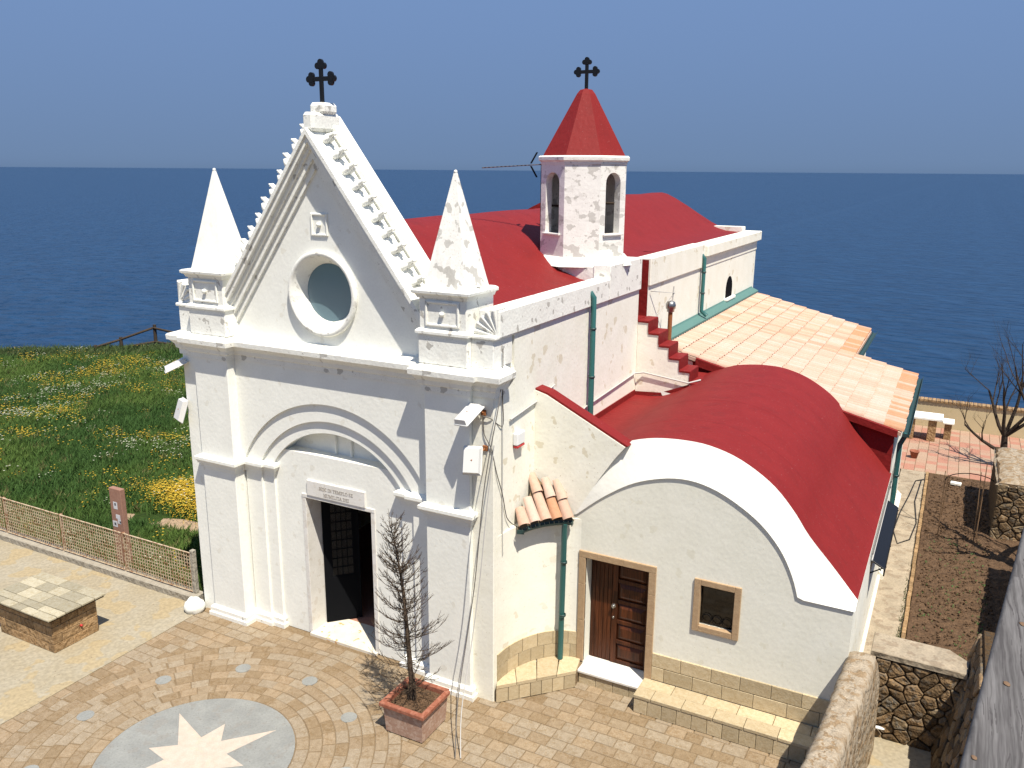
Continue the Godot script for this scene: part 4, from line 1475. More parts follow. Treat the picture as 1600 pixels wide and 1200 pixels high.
func build_tiled_house():
	var h := thing("tiled_house", "low white house with pale pink clay tile roof against the chapel nave", "house")
	var b := MB.new()
	b.extr([Vector2(W + 0.003, -0.3), Vector2(8.745, -0.3), Vector2(8.745, 3.36), Vector2(W + 0.003, 4.70)], -13.4, -7.75)
	b.extr([Vector2(W + 0.003, -0.3), Vector2(7.2, -0.3), Vector2(7.2, 3.75), Vector2(W + 0.003, 4.70)], -17.7, -13.4)
	part("wall", b, M.cream, h)
	b = MB.new()
	b.extr([Vector2(4.6, 3.0), Vector2(8.4, 2.2), Vector2(8.74, 2.2), Vector2(8.74, 3.40), Vector2(4.3, 4.50), Vector2(4.3, 3.6)], -7.749, -7.73)
	b.extr([Vector2(4.4, 4.42), Vector2(8.80, 3.36), Vector2(8.80, 3.50), Vector2(4.4, 4.60)], -7.78, -7.60)
	b.bx(W + 0.01, 4.9, 4.2, 4.28, -7.7, -6.96)
	part("painted_gable", b, M.red, h)
	b = MB.new()
	b.extr([Vector2(W + 0.01, roof_y(W) - 0.10), Vector2(8.86, roof_y(8.86) - 0.10), Vector2(8.86, roof_y(8.86) - 0.02), Vector2(W + 0.01, roof_y(W) - 0.02)], -13.45, -7.66)
	b.extr([Vector2(W + 0.01, roof_y(W) - 0.10), Vector2(7.29, roof_y(7.29) - 0.10), Vector2(7.29, roof_y(7.29) - 0.02), Vector2(W + 0.01, roof_y(W) - 0.02)], -17.8, -13.45)
	var deck := part("roof_deck", b, M.tiles[1], h)
	# clay tiles in courses
	var rng := rng_of(501)
	var tl := coppo(0.104, 0.088, 0.47)
	var sl := atan(0.25)
	var spots := []
	var cs := 0.418
	for c in 13:
		var xl := 8.90 - c * cs * cos(sl)
		var z := -7.70
		while z > -17.7:
			var okx := xl < 8.95 if z > -13.42 else xl < 7.38
			if okx and xl > 3.62:
				spots.append([xl + rng.randf_range(-0.012, 0.012), z - 0.1 + rng.randf_range(-0.008, 0.008), c])
			z -= 0.205
	var rk := []
	for s in spots: rk.append([Vector3(s[0], 4, s[1]).distance_to(CAM), s])
	rk.sort_custom(func(a, c): return a[0] < c[0])
	var rest := []
	for i in rk.size():
		var s: Array = rk[i][1]
		# local -z runs up the slope (towards -x); lower end slightly lifted
		var up := Basis(Vector3(0, 0, 1), -sl + 0.035)
		var bs := up * Basis(Vector3.UP, PI / 2)
		var xf := Transform3D(bs, Vector3(s[0], roof_y(s[0]) + 0.005, s[1]))
		var eave: bool = s[2] == 0 or (s[1] < -13.4 and s[0] > 6.95)
		var mi := rng.randi() % 3 if rng.randf() < 0.72 else 3 + rng.randi() % 2
		if eave: mi = [5, 4, 5, 3][rng.randi() % 4]
		if i < 300:
			part("roof_tile", tl, M.tiles[mi], deck, xf)
		else:
			rest.append([xf, [Color(1, 1, 1), Color(0.92, 0.88, 0.8), Color(1, 0.94, 0.86), Color(0.86, 0.74, 0.64), Color(0.96, 0.83, 0.71), Color(0.9, 0.62, 0.42)][mi]])
	var mm := MultiMesh.new()
	mm.transform_format = MultiMesh.TRANSFORM_3D
	mm.use_colors = true
	mm.mesh = tl
	mm.instance_count = rest.size()
	for i in rest.size():
		mm.set_instance_transform(i, rest[i][0])
		mm.set_instance_color(i, rest[i][1])
	var mi2 := MultiMeshInstance3D.new()
	mi2.name = "roof_tiles"
	mi2.multimesh = mm
	mi2.material_override = M.tile_mix
	deck.add_child(mi2, true)
	mi2.set_meta("kind", "stuff")
	# flashing along the church wall
	b = MB.new()
	b.extr([Vector2(W + 0.003, 4.86), Vector2(W + 0.24, 4.86), Vector2(W + 0.24, 4.91), Vector2(W + 0.03, 5.0), Vector2(W + 0.003, 5.04)], -17.75, -7.6)
	part("wall_flashing", b, M.flashing, h)
	for g in [[8.96, -7.62, -13.48], [7.40, -13.42, -17.85]]:
		b = MB.new()
		var y := roof_y(g[0]) + 0.0
		for k in 8:
			var a0 := PI + PI * k / 8.0
			var a1 := PI + PI * (k + 1) / 8.0
			b.q(Vector3(g[0] + 0.07 * cos(a0), y + 0.07 * sin(a0), g[1]), Vector3(g[0] + 0.07 * cos(a1), y + 0.07 * sin(a1), g[1]), Vector3(g[0] + 0.07 * cos(a1), y + 0.07 * sin(a1), g[2]), Vector3(g[0] + 0.07 * cos(a0), y + 0.07 * sin(a0), g[2]), 1)
		b.bx(g[0] - 0.07, g[0] + 0.07, y - 0.07, y + 0.005, g[1], g[1] + 0.006)
		b.tube([Vector3(g[0] + 0.07, y, g[1]), Vector3(g[0] + 0.07, y, g[2])], 0.01, 6)
		part("gutter", b, M.green_dark, h)
	downpipe(h, [Vector3(8.96, 3.40, -7.85), Vector3(8.86, 3.15, -7.85), Vector3(8.84, 0.35, -7.85)], 0.05)
	b = MB.new()
	b.extr([Vector2(8.75, 0.0), Vector2(8.86, 0.0), Vector2(8.86, 0.1), Vector2(8.75, 0.2)], -13.4, -7.8)
	part("wall_foot", b, M.cream, h)
	# vent pipe with a round cowl
	var v := thing("vent_pipe", "short steel flue pipe with round cowl beside the red stair", "flue", Vector3(3.86, 4.75, -7.22))
	b = MB.new()
	b.tube([Vector3(0, -0.2, 0), Vector3(0, 0.95, 0)], 0.05, 14)
	part("pipe", b, M.rust, v)
	b = MB.new()
	b.lathe([Vector2(0.05, 0.93), Vector2(0.085, 0.95), Vector2(0.085, 1.0), Vector2(0.11, 1.02), Vector2(0.115, 1.1), Vector2(0.09, 1.17), Vector2(0, 1.2)], 18)
	part("cowl", b, M.steel, v)
	# dark shutter panel fixed to the chapel's right wall
	var a := thing("wall_awning", "dark brown sloping awning panel on the white wall above the path", "awning", Vector3(8.75, 1.9, -5.9))
	b = MB.new()
	b.box(Vector3(0.12, 0.0, 0), Vector3(0.26, 0.03, 3.3), 0.006, Basis(Vector3(0, 0, 1), -0.5))
	b.box(Vector3(0.235, -0.13, 0), Vector3(0.025, 0.14, 3.3), 0.006)
	part("panel", b, M.black, a)
	b = MB.new()
	for k in 4: b.tube([Vector3(0.0, -0.25, -1.5 + k), Vector3(0.26, -0.07, -1.5 + k)], 0.012, 6)
	part("bracket", b, M.iron, a)
	for k in 2:
		var c := thing("wall_pipe", "thin dark pipe running under the eaves along the white wall" if k == 0 else "thin pale pipe just below the dark one under the eaves", "pipe")
		b = MB.new()
		b.tube([Vector3(8.78, 2.2 - k * 0.12, -4.0), Vector3(8.78, 2.25 - k * 0.12, -7.9), Vector3(8.78, 2.3 - k * 0.12, -13.0)], 0.014, 6)
		part("tube", b, M.cable if k == 0 else M.cable_pale, c)

# ------------------------------------------------------------------ foreground walls and rail
func clip_half(poly: Array, p: Vector2, n: Vector2) -> Array:
	# keeps the side where (x - p).n <= 0
	var o := []
	for i in poly.size():
		var a: Vector2 = poly[i]
		var b: Vector2 = poly[(i + 1) % poly.size()]
		var da := (a - p).dot(n)
		var db := (b - p).dot(n)
		if da <= 0.0: o.append(a)
		if (da < 0.0 and db > 0.0) or (da > 0.0 and db < 0.0): o.append(a.lerp(b, da / (da - db)))
	return o

# irregular stones filling a w by h rectangle: cells of a jittered grid, as polygons
func rubble_cells(w: float, h: float, sx: float, sy: float, rng: RandomNumberGenerator) -> Array:
	var nx := int(max(1, round(w / sx)))
	var ny := int(max(1, round(h / sy)))
	var pts := []
	for j in ny:
		for i in nx:
			pts.append(Vector2((i + 0.5 + rng.randf_range(-0.42, 0.42) + (0.25 if j % 2 else -0.25)) * w / nx, (j + 0.5 + rng.randf_range(-0.38, 0.38)) * h / ny))
	var cells := []
	for i in pts.size():
		var poly := [Vector2(0, 0), Vector2(w, 0), Vector2(w, h), Vector2(0, h)]
		for k in pts.size():
			if k == i or poly.size() < 3: continue
			var d: Vector2 = pts[k] - pts[i]
			if d.length() > 1.6: continue
			poly = clip_half(poly, (pts[i] + pts[k]) * 0.5, d.normalized())
		if poly.size() >= 3: cells.append(poly)
	return cells

func rubble_face(parent: Node3D, o: Vector3, u: Vector3, v: Vector3, w: float, h: float, sx: float, sy: float, sd: int):
	var rng := rng_of(sd)
	var nrm := u.cross(v).normalized()
	# local x -> u, local y(up of the slab) -> nrm, local z -> -v
	var bs := Basis(u, nrm, -v)
	for c in rubble_cells(w, h, sx, sy, rng):
		var pl := []
		for p in c: pl.append(Vector2(p.x, -p.y))
		var pv := PackedVector2Array(pl)
		if Geometry2D.is_polygon_clockwise(pv): pv.reverse()
		var sm := inset(Array(pv), rng.randf_range(0.005, 0.013))
		var ok := true
		var ar := 0.0
		for i in sm.size(): ar += sm[i].cross(sm[(i + 1) % sm.size()])
		if ar < 0.01: continue
		# cut the corners so the stones are rounded, not crystalline
		var rd := []
		for i in sm.size():
			var a: Vector2 = sm[i]
			rd.append(a.lerp(sm[(i + sm.size() - 1) % sm.size()], rng.randf_range(0.06, 0.2)))
			rd.append(a.lerp(sm[(i + 1) % sm.size()], rng.randf_range(0.06, 0.2)))
		var b := MB.new()
		slab(b, rd, -0.05, rng.randf_range(0.02, 0.06), rng.randf_range(0.010, 0.018), o, bs, rng.randf_range(-0.012, 0.02))
		part("stone", b, M.rubble[rng.randi() % 4], parent)

func build_foreground():
	var rng := rng_of(601)
	var nz := FastNoiseLite.new()
	nz.seed = 8
	nz.frequency = 1.4
	# rough mortar-topped wall running from the chapel corner
	var w := thing("stone_parapet", "thick weathered parapet wall with mottled mortar top meeting the chapel corner", "wall", Vector3.ZERO)
	var b := MB.new()
	var rows := []
	var n := 46
	for i in n + 1:
		var z: float = lerp(-1.60, 3.4, float(i) / n)
		var xl: float = 8.72 - max(0.0, z + 1.3) * 0.055 - max(0.0, z - 1.0) * 0.07
		var xr: float = 9.15 - max(0.0, z + 1.5) * 0.075
		var top := 1.68
		if i == 0: top = 1.4
		if i == 1: top = 1.6
		var row := []
		var sec := [Vector2(xl - 0.03, -0.1), Vector2(xl - 0.02, 0.6), Vector2(xl - 0.01, 1.2), Vector2(xl, top - 0.06), Vector2(xl + 0.05, top)]
		for k in range(1, 6): sec.append(Vector2(lerp(xl + 0.05, xr - 0.03, k / 6.0), top + 0.02))
		sec += [Vector2(xr - 0.03, top), Vector2(xr + 0.01, top - 0.07), Vector2(xr + 0.05, 1.2), Vector2(xr + 0.07, 0.6), Vector2(xr + 0.09, -0.1)]
		for k in sec.size():
			var p: Vector2 = sec[k]
			var d := nz.get_noise_3d(p.x * 2.0, p.y * 2.0, z * 2.0) * 0.035 + nz.get_noise_3d(p.x * 9.0 + 5, p.y * 9.0, z * 9.0) * 0.012
			row.append(Vector3(p.x + d, p.y + d * 1.1, z))
		rows.append(row)
	b.sheet(rows)
	var first: Array = rows[0]
	for k in range(1, first.size() - 1): b.tri(first[0], first[k + 1], first[k])
	part("wall_body", b, M.coping, w)
	# low rubble wall closing the garden
	var r := thing("rubble_wall", "low brown rubble stone wall topped by a smooth pale slab", "wall", Vector3.ZERO)
	b = MB.new()
	b.bx(9.10, 10.5, -0.1, 1.40, -2.42, -1.93)
	part("core", b, M.mortar, r)
	rubble_face(r, Vector3(9.10, 0.0, -1.925), Vector3.RIGHT, Vector3.UP, 1.35, 1.385, 0.34, 0.13, 611)
	b = MB.new()
	var cap := [Vector2(9.02, -2.52), Vector2(10.12, -2.50), Vector2(10.40, -2.24), Vector2(10.37, -1.86), Vector2(9.02, -1.90)]
	slab(b, cap, 1.405, 1.50, 0.014)
	part("coping_slab", b, M.path, r)
	b = MB.new()
	b.blob(Vector3(9.27, 0.22, -1.83), Vector3(0.10, 0.025, 0.035), rng, 0.2, 10, 6)
	var wp := part("white_pebble", b, M.white_plastic, r)
	# floor strip
	b = MB.new()
	b.bx(9.05, 12.0, -0.1, 0.012, -1.93, 4.0)
	var fl := struct("landing")
	part("slab", b, M.concrete, fl)
	# battered rubble walls on the right
	var t := thing("battered_wall", "dark rubble wall rising beside the landing under the timber rail", "wall", Vector3.ZERO)
	b = MB.new()
	b.extr([Vector2(10.05, -0.1), Vector2(13.0, -0.1), Vector2(13.0, 1.9), Vector2(10.55, 1.9)], -2.6, 4.5)
	part("core", b, M.mortar, t)
	var v := Vector3(0.5, 2.0, 0).normalized()
	rubble_face(t, Vector3(10.06, -0.05, -2.6), Vector3(0, 0, 1), v, 4.2, 1.95, 0.3, 0.2, 613)
	var g := thing("garden_wall", "shaded rough stone retaining wall along the right of the soil bed", "wall", Vector3.ZERO)
	b = MB.new()
	var a0 := Vector3(10.95, -0.1, -2.6)
	var a1 := Vector3(11.45, -0.1, -9.2)
	var ud := (a1 - a0).normalized()
	var sd := Vector3(-ud.z, 0, ud.x)
	b.q(a0, a0 + sd * 0.25 + Vector3(0, 1.75, 0), a1 + sd * 0.25 + Vector3(0, 1.75, 0), a1)
	b.q(a0 + sd * 0.25 + Vector3(0, 1.75, 0), a0 + sd * 2.5 + Vector3(0, 1.8, 0), a1 + sd * 2.5 + Vector3(0, 1.8, 0), a1 + sd * 0.25 + Vector3(0, 1.75, 0))
	b.q(a1, a1 + sd * 0.25 + Vector3(0, 1.75, 0), a1 + sd * 2.5 + Vector3(0, 1.8, 0), a1 + sd * 2.5)
	part("core", b, M.mortar, g)
	rubble_face(g, a1 + Vector3(-0.005, 0.05, 0), -ud, (sd * 0.25 + Vector3(0, 1.75, 0)).normalized(), a0.distance_to(a1), 1.75, 0.36, 0.24, 617)
	# block of wall further back with a sunlit top
	var k := thing("wall_stub", "broad stub of rough stone wall with flat sunlit grey top by the bare tree", "wall", Vector3.ZERO)
	b = MB.new()
	b.bx(11.03, 14.5, -0.2, 1.40, -14.9, -11.66)
	part("core", b, M.mortar, k)
	rubble_face(k, Vector3(11.0, -0.1, -11.655), Vector3.RIGHT, Vector3.UP, 3.0, 1.50, 0.24, 0.16, 619)
	b = MB.new()
	rows = []
	for i in 19:
		var row := []
		for j in 15:
			var x := 10.98 + i * 0.2
			var z := -11.62 - j * 0.235
			row.append(Vector3(x + nz.get_noise_2d(z * 2.0, 3.0) * 0.06, 1.47 + nz.get_noise_2d(x * 3.0, z * 3.0) * 0.05 - (0.12 if (i == 0 or j == 0 or j == 14) else 0.0), z))
		rows.append(row)
	b.sheet(rows)
	part("top", b, M.coping, k)
	# tower terrace with timber rail, where the viewer stands
	var tw := thing("lookout_terrace", "stone lookout terrace wall carrying the timber rail", "terrace", Vector3.ZERO)
	b = MB.new()
	b.bx(8.6, 16, -0.2, 6.6, 9.9, 18)
	b.bx(10.1, 16, -0.2, 6.6, 8.0, 9.9)
	part("masonry", b, M.coping, tw)
	var rl := thing("timber_rail", "silver grey weathered timber rail with knots and cracks", "rail", Vector3.ZERO)
	var p0 := Vector3(9.803, 7.7, 8.33)
	var p1 := Vector3(9.637, 7.7, 9.68)
	var d := (p1 - p0).normalized()
	var s := Vector3(d.z, 0, -d.x)
	var mid := p0 - d * 0.8 + s * 0.055
	var fin := p1 + d * 2.4 + s * 0.055
	var bs := Basis(s, Vector3.UP, d)
	b = MB.new()
	rows = []
	var len_ := mid.distance_to(fin)
	for i in 121:
		var row := []
		var tt := len_ * i / 120.0
		for j in 23:
			var u := -0.055 + 0.11 * j / 22.0
			var e := absf(u) / 0.055
			var y := -0.001 + nz.get_noise_2d(u * 140.0 + sin(tt * 3.0) * 0.6, tt * 1.5) * 0.0004 + nz.get_noise_2d(u * 40.0 + 40.0, tt * 4.0) * 0.0007
			if e > 0.9: y -= (e - 0.9) * 0.10 + absf(nz.get_noise_1d(tt * 9.0)) * 0.004
			row.append(mid + d * tt + s * u + Vector3.UP * y)
		row.append(mid + d * tt + s * 0.057 - Vector3.UP * 0.07)
		row.push_front(mid + d * tt - s * (0.057 + nz.get_noise_1d(tt * 12.0) * 0.002) - Vector3.UP * 0.07)
		row.append(row[0])
		rows.append(row)
	b.sheet(rows)
	part("beam", b, M.wood_grey, rl)
	for kk in [[0.30, 0.030, 0.011], [0.62, 0.052, 0.010], [0.86, 0.046, 0.009], [1.10, 0.020, 0.007]]:
		var c: Vector3 = p0 + d * (kk[0] * 1.3 - 0.1) + s * kk[1] + Vector3.UP * 0.0006
		b = MB.new()
		b.blob(Vector3.ZERO, Vector3(kk[2] * 0.75, 0.0014, kk[2] * 1.1), rng, 0.12, 12, 6)
		part("knot", b, M.cane, rl, Transform3D(bs * Basis(Vector3.UP, 0.4), c))
	for z in [0.35, 1.6, 2.8, 4.1]:
		b = MB.new()
		var c: Vector3 = mid + d * z + s * 0.02 + Vector3(0, -0.6, 0)
		b.box(c, Vector3(0.07, 1.06, 0.07), 0.006, bs)
		part("post", b, M.wood_grey, rl)

# ------------------------------------------------------------------ garden, path, terrace
func bare_tree(root: Node3D, sd: int, hgt: float, r0: float, spread: float, depth: int, dirs: Array, m: Material):
	var rng := rng_of(sd)
	var tb := MB.new()
	var trunk := [Vector3(0, -0.2, 0), Vector3(0.02, hgt * 0.14, 0.01), Vector3(-0.02, hgt * 0.3, -0.02)]
	tb.tube(trunk, [r0 * 1.25, r0, r0 * 0.85], 10)
	part("trunk", tb, m, root)
	var br := MB.new()
	var stack := []
	for dd in dirs: stack.append([trunk[2 if dd[1] > 0.4 else 1], Vector3(dd[0], dd[1], dd[2]).normalized(), hgt * dd[3], r0 * 0.62, depth])
	while stack.size():
		var it: Array = stack.pop_back()
		var p: Vector3 = it[0]
		var dir: Vector3 = it[1]
		var L: float = it[2]
		var r: float = it[3]
		var dep: int = it[4]
		var pts := [p]
		var rads := [r]
		var seg := 4
		for i in seg:
			dir = (dir + Vector3(rng.randf_range(-1, 1), rng.randf_range(-0.5, 1) + 0.25, rng.randf_range(-1, 1)) * spread).normalized()
			p = p + dir * L / seg
			pts.append(p)
			rads.append(r * lerp(1.0, 0.45 if dep > 0 else 0.3, (i + 1.0) / seg))
			if dep > 0 and i >= 1:
				var sdv := Vector3(rng.randf_range(-1, 1), rng.randf_range(-0.1, 0.9), rng.randf_range(-1, 1)).normalized()
				stack.append([p, (dir * 0.8 + sdv * 0.75).normalized(), L * rng.randf_range(0.5, 0.75), rads[-1] * 0.6, dep - 1])
		br.tube(pts, rads, 7 if dep > 1 else 5)
	part("branches", br, m, root)

func build_garden():
	var rng := rng_of(701)
	var nz := FastNoiseLite.new()
	nz.seed = 31
	nz.frequency = 0.9
	var b := MB.new()
	var p := struct("garden_path")
	b.bx(8.70, 9.385, -0.3, 0.0, -16.0, -1.2)
	part("concrete", b, M.path, p)
	var so := struct("garden_soil")
	b = MB.new()
	var rows := []
	for i in 71:
		var row := []
		for j in 151:
			var x := 9.48 + i * 0.06
			var z := -2.3 - j * 0.0915
			row.append(Vector3(x, -0.02 + nz.get_noise_2d(x * 3.0, z * 3.0) * 0.05 + nz.get_noise_2d(x * 14.0, z * 14.0) * 0.03 + rng.randf_range(-0.008, 0.008), z))
		rows.append(row)
	b.sheet(rows)
	part("earth", b, M.soil, so)
	# clods, pebbles and seedlings strewn on the bed
	b = MB.new()
	for i in 2200:
		var x := rng.randf_range(9.55, 11.0)
		var z := rng.randf_range(-15.9, -2.6)
		var r := rng.randf_range(0.008, 0.03)
		b.blob(Vector3(x, -0.01 + r * 0.3, z), Vector3(r, r * 0.7, r), rng, 0.3, 5, 4)
	var cl := part("clods", b, M.soil, so)
	cl.set_meta("kind", "stuff")
	b = MB.new()
	for i in 260:
		var x := rng.randf_range(9.55, 10.9)
		var z := rng.randf_range(-11.0, -2.6)
		for k in 4:
			var a := rng.randf() * TAU
			var q := Vector3(cos(a), 0.5, sin(a)) * rng.randf_range(0.015, 0.04)
			b.col = Color(0.05, 0.10, 0.02)
			b.tri(Vector3(x, 0.0, z), Vector3(x, 0.02, z) + q + Vector3(-q.z, 0, q.x) * 0.3, Vector3(x, 0.02, z) + q - Vector3(-q.z, 0, q.x) * 0.3)
	var sg := part("seedlings", b, M.blade, so)
	sg.set_meta("kind", "stuff")
	# brick edging
	var ed := thing("brick_edging", "row of yellowish edging bricks between the concrete path and the soil bed", "edging", Vector3(9.43, 0, -9.0))
	var bm := MB.new()
	bm.box(Vector3.ZERO, Vector3(0.075, 0.16, 0.235), 0.008)
	var bme := bm.mesh()
	for i in 56:
		part("brick", bme, M.boxstone[rng.randi() % 4], ed, Transform3D(Basis(Vector3.UP, rng.randf_range(-0.02, 0.02)), Vector3(rng.randf_range(-0.006, 0.006), 0.0 + rng.randf_range(-0.01, 0.01), 6.6 - i * 0.242)))
	# grass along the edging
	b = MB.new()
	for i in 420:
		var z := -3.4 - rng.randf() * rng.randf() * 6.0
		var x := 9.37 + rng.randf_range(-0.06, 0.02)
		var h := rng.randf_range(0.04, 0.13)
		var a := rng.randf() * TAU
		b.col = Color(0.035, 0.06, 0.014) if rng.randf() < 0.7 else Color(0.12, 0.10, 0.04)
		b.tri(Vector3(x - 0.006, 0, z), Vector3(x + 0.006, 0, z), Vector3(x + cos(a) * 0.05, h, z + sin(a) * 0.05))
	var wg := part("weeds", b, M.blade, p)
	wg.set_meta("kind", "stuff")
	# terrace of pink tiles
	var te := struct("terrace")
	b = MB.new()
	b.bx(7.3, 13.0, -0.3, -0.012, -21.4, -16.0)
	part("mortar_bed", b, M.joint, te)
	var tm := MB.new()
	tm.box(Vector3.ZERO, Vector3(0.288, 0.03, 0.288), 0.006)
	var tme := tm.mesh()
	for i in 13:
		for j in 18:
			part("floor_tile", tme, M.cotto[rng.randi() % 4], te, Transform3D(Basis(), Vector3(8.6 + i * 0.3, -0.012 + rng.randf_range(-0.002, 0.002), -16.16 - j * 0.295)))
	# sea wall with brick coping
	var sw := thing("sea_wall", "low cream plastered wall with brick coping above the sea", "wall", Vector3(10, 0, -21.45))
	b = MB.new()
	b.bx(-3.0, 5.0, -0.3, 0.92, -0.15, 0.12, 0.01)
	part("plaster_body", b, mat(0.9, M.annex.albedo_texture, 0.4, Color(0.86, 0.8, 0.68)), sw)
	for i in 60:
		b = MB.new()
		b.box(Vector3(-2.9 + i * 0.13, 0.955, 0), Vector3(0.118, 0.075, 0.34), 0.008)
		part("coping_brick", b, M.boxstone[rng.randi() % 4], sw)
	# table by the sea wall
	var ta := thing("stone_table", "white slab table on brown piers against the sea wall", "table", Vector3(9.25, 0, -19.7))
	b = MB.new()
	b.bx(-0.9, 0.42, 0.74, 0.82, -0.45, 0.35, 0.012)
	part("table_top", b, M.whiteband, ta)
	for x in [-0.55, 0.12]:
		b = MB.new()
		b.bx(x - 0.13, x + 0.13, 0.0, 0.74, -0.3, 0.28, 0.012)
		part("pier", b, M.boxstone[0], ta)
	var be := thing("stone_bench", "short white topped bench at the end of the slab table", "bench", Vector3(9.82, 0, -20.1))
	b = MB.new()
	b.bx(-0.14, 0.2, 0.56, 0.62, -0.3, 0.3, 0.01)
	part("seat", b, M.whiteband, be)
	b = MB.new()
	b.bx(-0.08, 0.14, 0.0, 0.56, -0.22, 0.22, 0.01)
	part("pier", b, M.boxstone[1], be)
	var pl := thing("flower_pot", "small red flower pot standing on the pink terrace by the wall", "flower pot", Vector3(8.98, 0, -17.3))
	b = MB.new()
	b.lathe([Vector2(0, 0), Vector2(0.09, 0), Vector2(0.13, 0.2), Vector2(0.145, 0.2), Vector2(0.145, 0.24), Vector2(0.12, 0.24), Vector2(0.11, 0.19), Vector2(0, 0.19)], 18)
	part("pot", b, M.pot_rim, pl)
	# canes and hoop in the bed
	var cn := [[Vector3(9.853, 0, -11.1), Vector3(9.83, 1.72, -11.0)], [Vector3(9.90, 0, -12.6), Vector3(9.93, 1.15, -12.5)], [Vector3(10.648, 0, -11.1), Vector3(10.60, 1.75, -11.2)], [Vector3(10.70, 0, -11.4), Vector3(10.72, 1.9, -11.6)], [Vector3(10.72, 0, -12.6), Vector3(10.76, 0.95, -12.5)]]
	for i in cn.size():
		var o := thing("garden_cane", ["tall bent cane standing alone in the soil bed near the path", "short cane in the soil bed behind the tall one near the path", "tall cane in the soil bed beside the stone wall, leaning slightly to the path", "tallest cane in the soil bed, close behind another by the stone wall", "short stub of cane in the soil bed by the stone wall, below the hoop"][i], "cane", cn[i][0], "canes in the soil bed")
		b = MB.new()
		var e: Vector3 = cn[i][1] - cn[i][0]
		b.tube([Vector3(0, -0.1, 0), e * 0.5 + Vector3(0.008, 0, 0.0), e], [0.014, 0.012, 0.009], 6)
		part("stick", b, M.cane, o)
	var hp := thing("hoop", "arched dark wire hoop spanning the end of the soil bed", "hoop", Vector3(9.88, 0, -13.2))
	b = MB.new()
	var hps := [Vector3(0, -0.05, 0), Vector3(0, 0.5, 0)]
	for i in 13:
		var a := PI - PI * i / 12.0
		hps.append(Vector3(0.6 + 0.6 * cos(a), 0.75 + 0.25 * sin(a), -0.3 * i / 12.0))
	hps += [Vector3(1.2, 0.5, -0.3), Vector3(1.2, -0.05, -0.3)]
	b.tube(hps, 0.012, 6)
	part("wire", b, M.iron, hp)
	var br := thing("white_block", "single white block lying flat on the dark soil bed", "block", Vector3(10.2, 0.03, -15.27))
	b = MB.new()
	b.box(Vector3.ZERO, Vector3(0.28, 0.07, 0.16), 0.008, Basis(Vector3.UP, -0.1))
	part("body", b, M.whiteband, br)
	var ho := thing("garden_hose", "black hose looped along the concrete path beside the edging", "hose", Vector3.ZERO)
	b = MB.new()
	b.tube([Vector3(9.36, 0.03, -15.2), Vector3(9.15, 0.015, -15.0), Vector3(9.05, 0.015, -13.6), Vector3(8.92, 0.015, -12.2), Vector3(8.85, 0.015, -10.8), Vector3(9.0, 0.015, -10.0), Vector3(9.25, 0.015, -10.4), Vector3(9.34, 0.015, -11.6), Vector3(9.22, 0.02, -13.2), Vector3(9.3, 0.03, -15.1)], 0.015, 6)
	part("tube", b, M.black, ho)
	# bare trees
	var t1 := thing("bare_tree", "leafless dark tree with upright twigs beyond the stone wall stub", "tree", Vector3(11.4, 0, -17.6))
	bare_tree(t1, 811, 3.3, 0.10, 0.15, 4, [[-0.9, 0.35, 0.2, 0.42], [-0.35, 1, 0.2, 0.5], [0.25, 1, -0.1, 0.6], [0.8, 0.8, 0.2, 0.55], [0.5, 1.0, 0.4, 0.6], [-0.5, 0.7, -0.5, 0.45]], M.bark_dark)
	var t2 := thing("bare_tree", "leafless tree on the right casting its branch shadow across the soil bed", "tree", Vector3(11.85, 0.0, -9.85))
	bare_tree(t2, 827, 5.0, 0.17, 0.15, 3, [[-0.12, 1, -0.5, 0.5], [0.05, 1, 0.5, 0.5], [0.5, 0.9, -0.3, 0.55], [0.7, 0.8, 0.4, 0.5]], M.bark_dark)

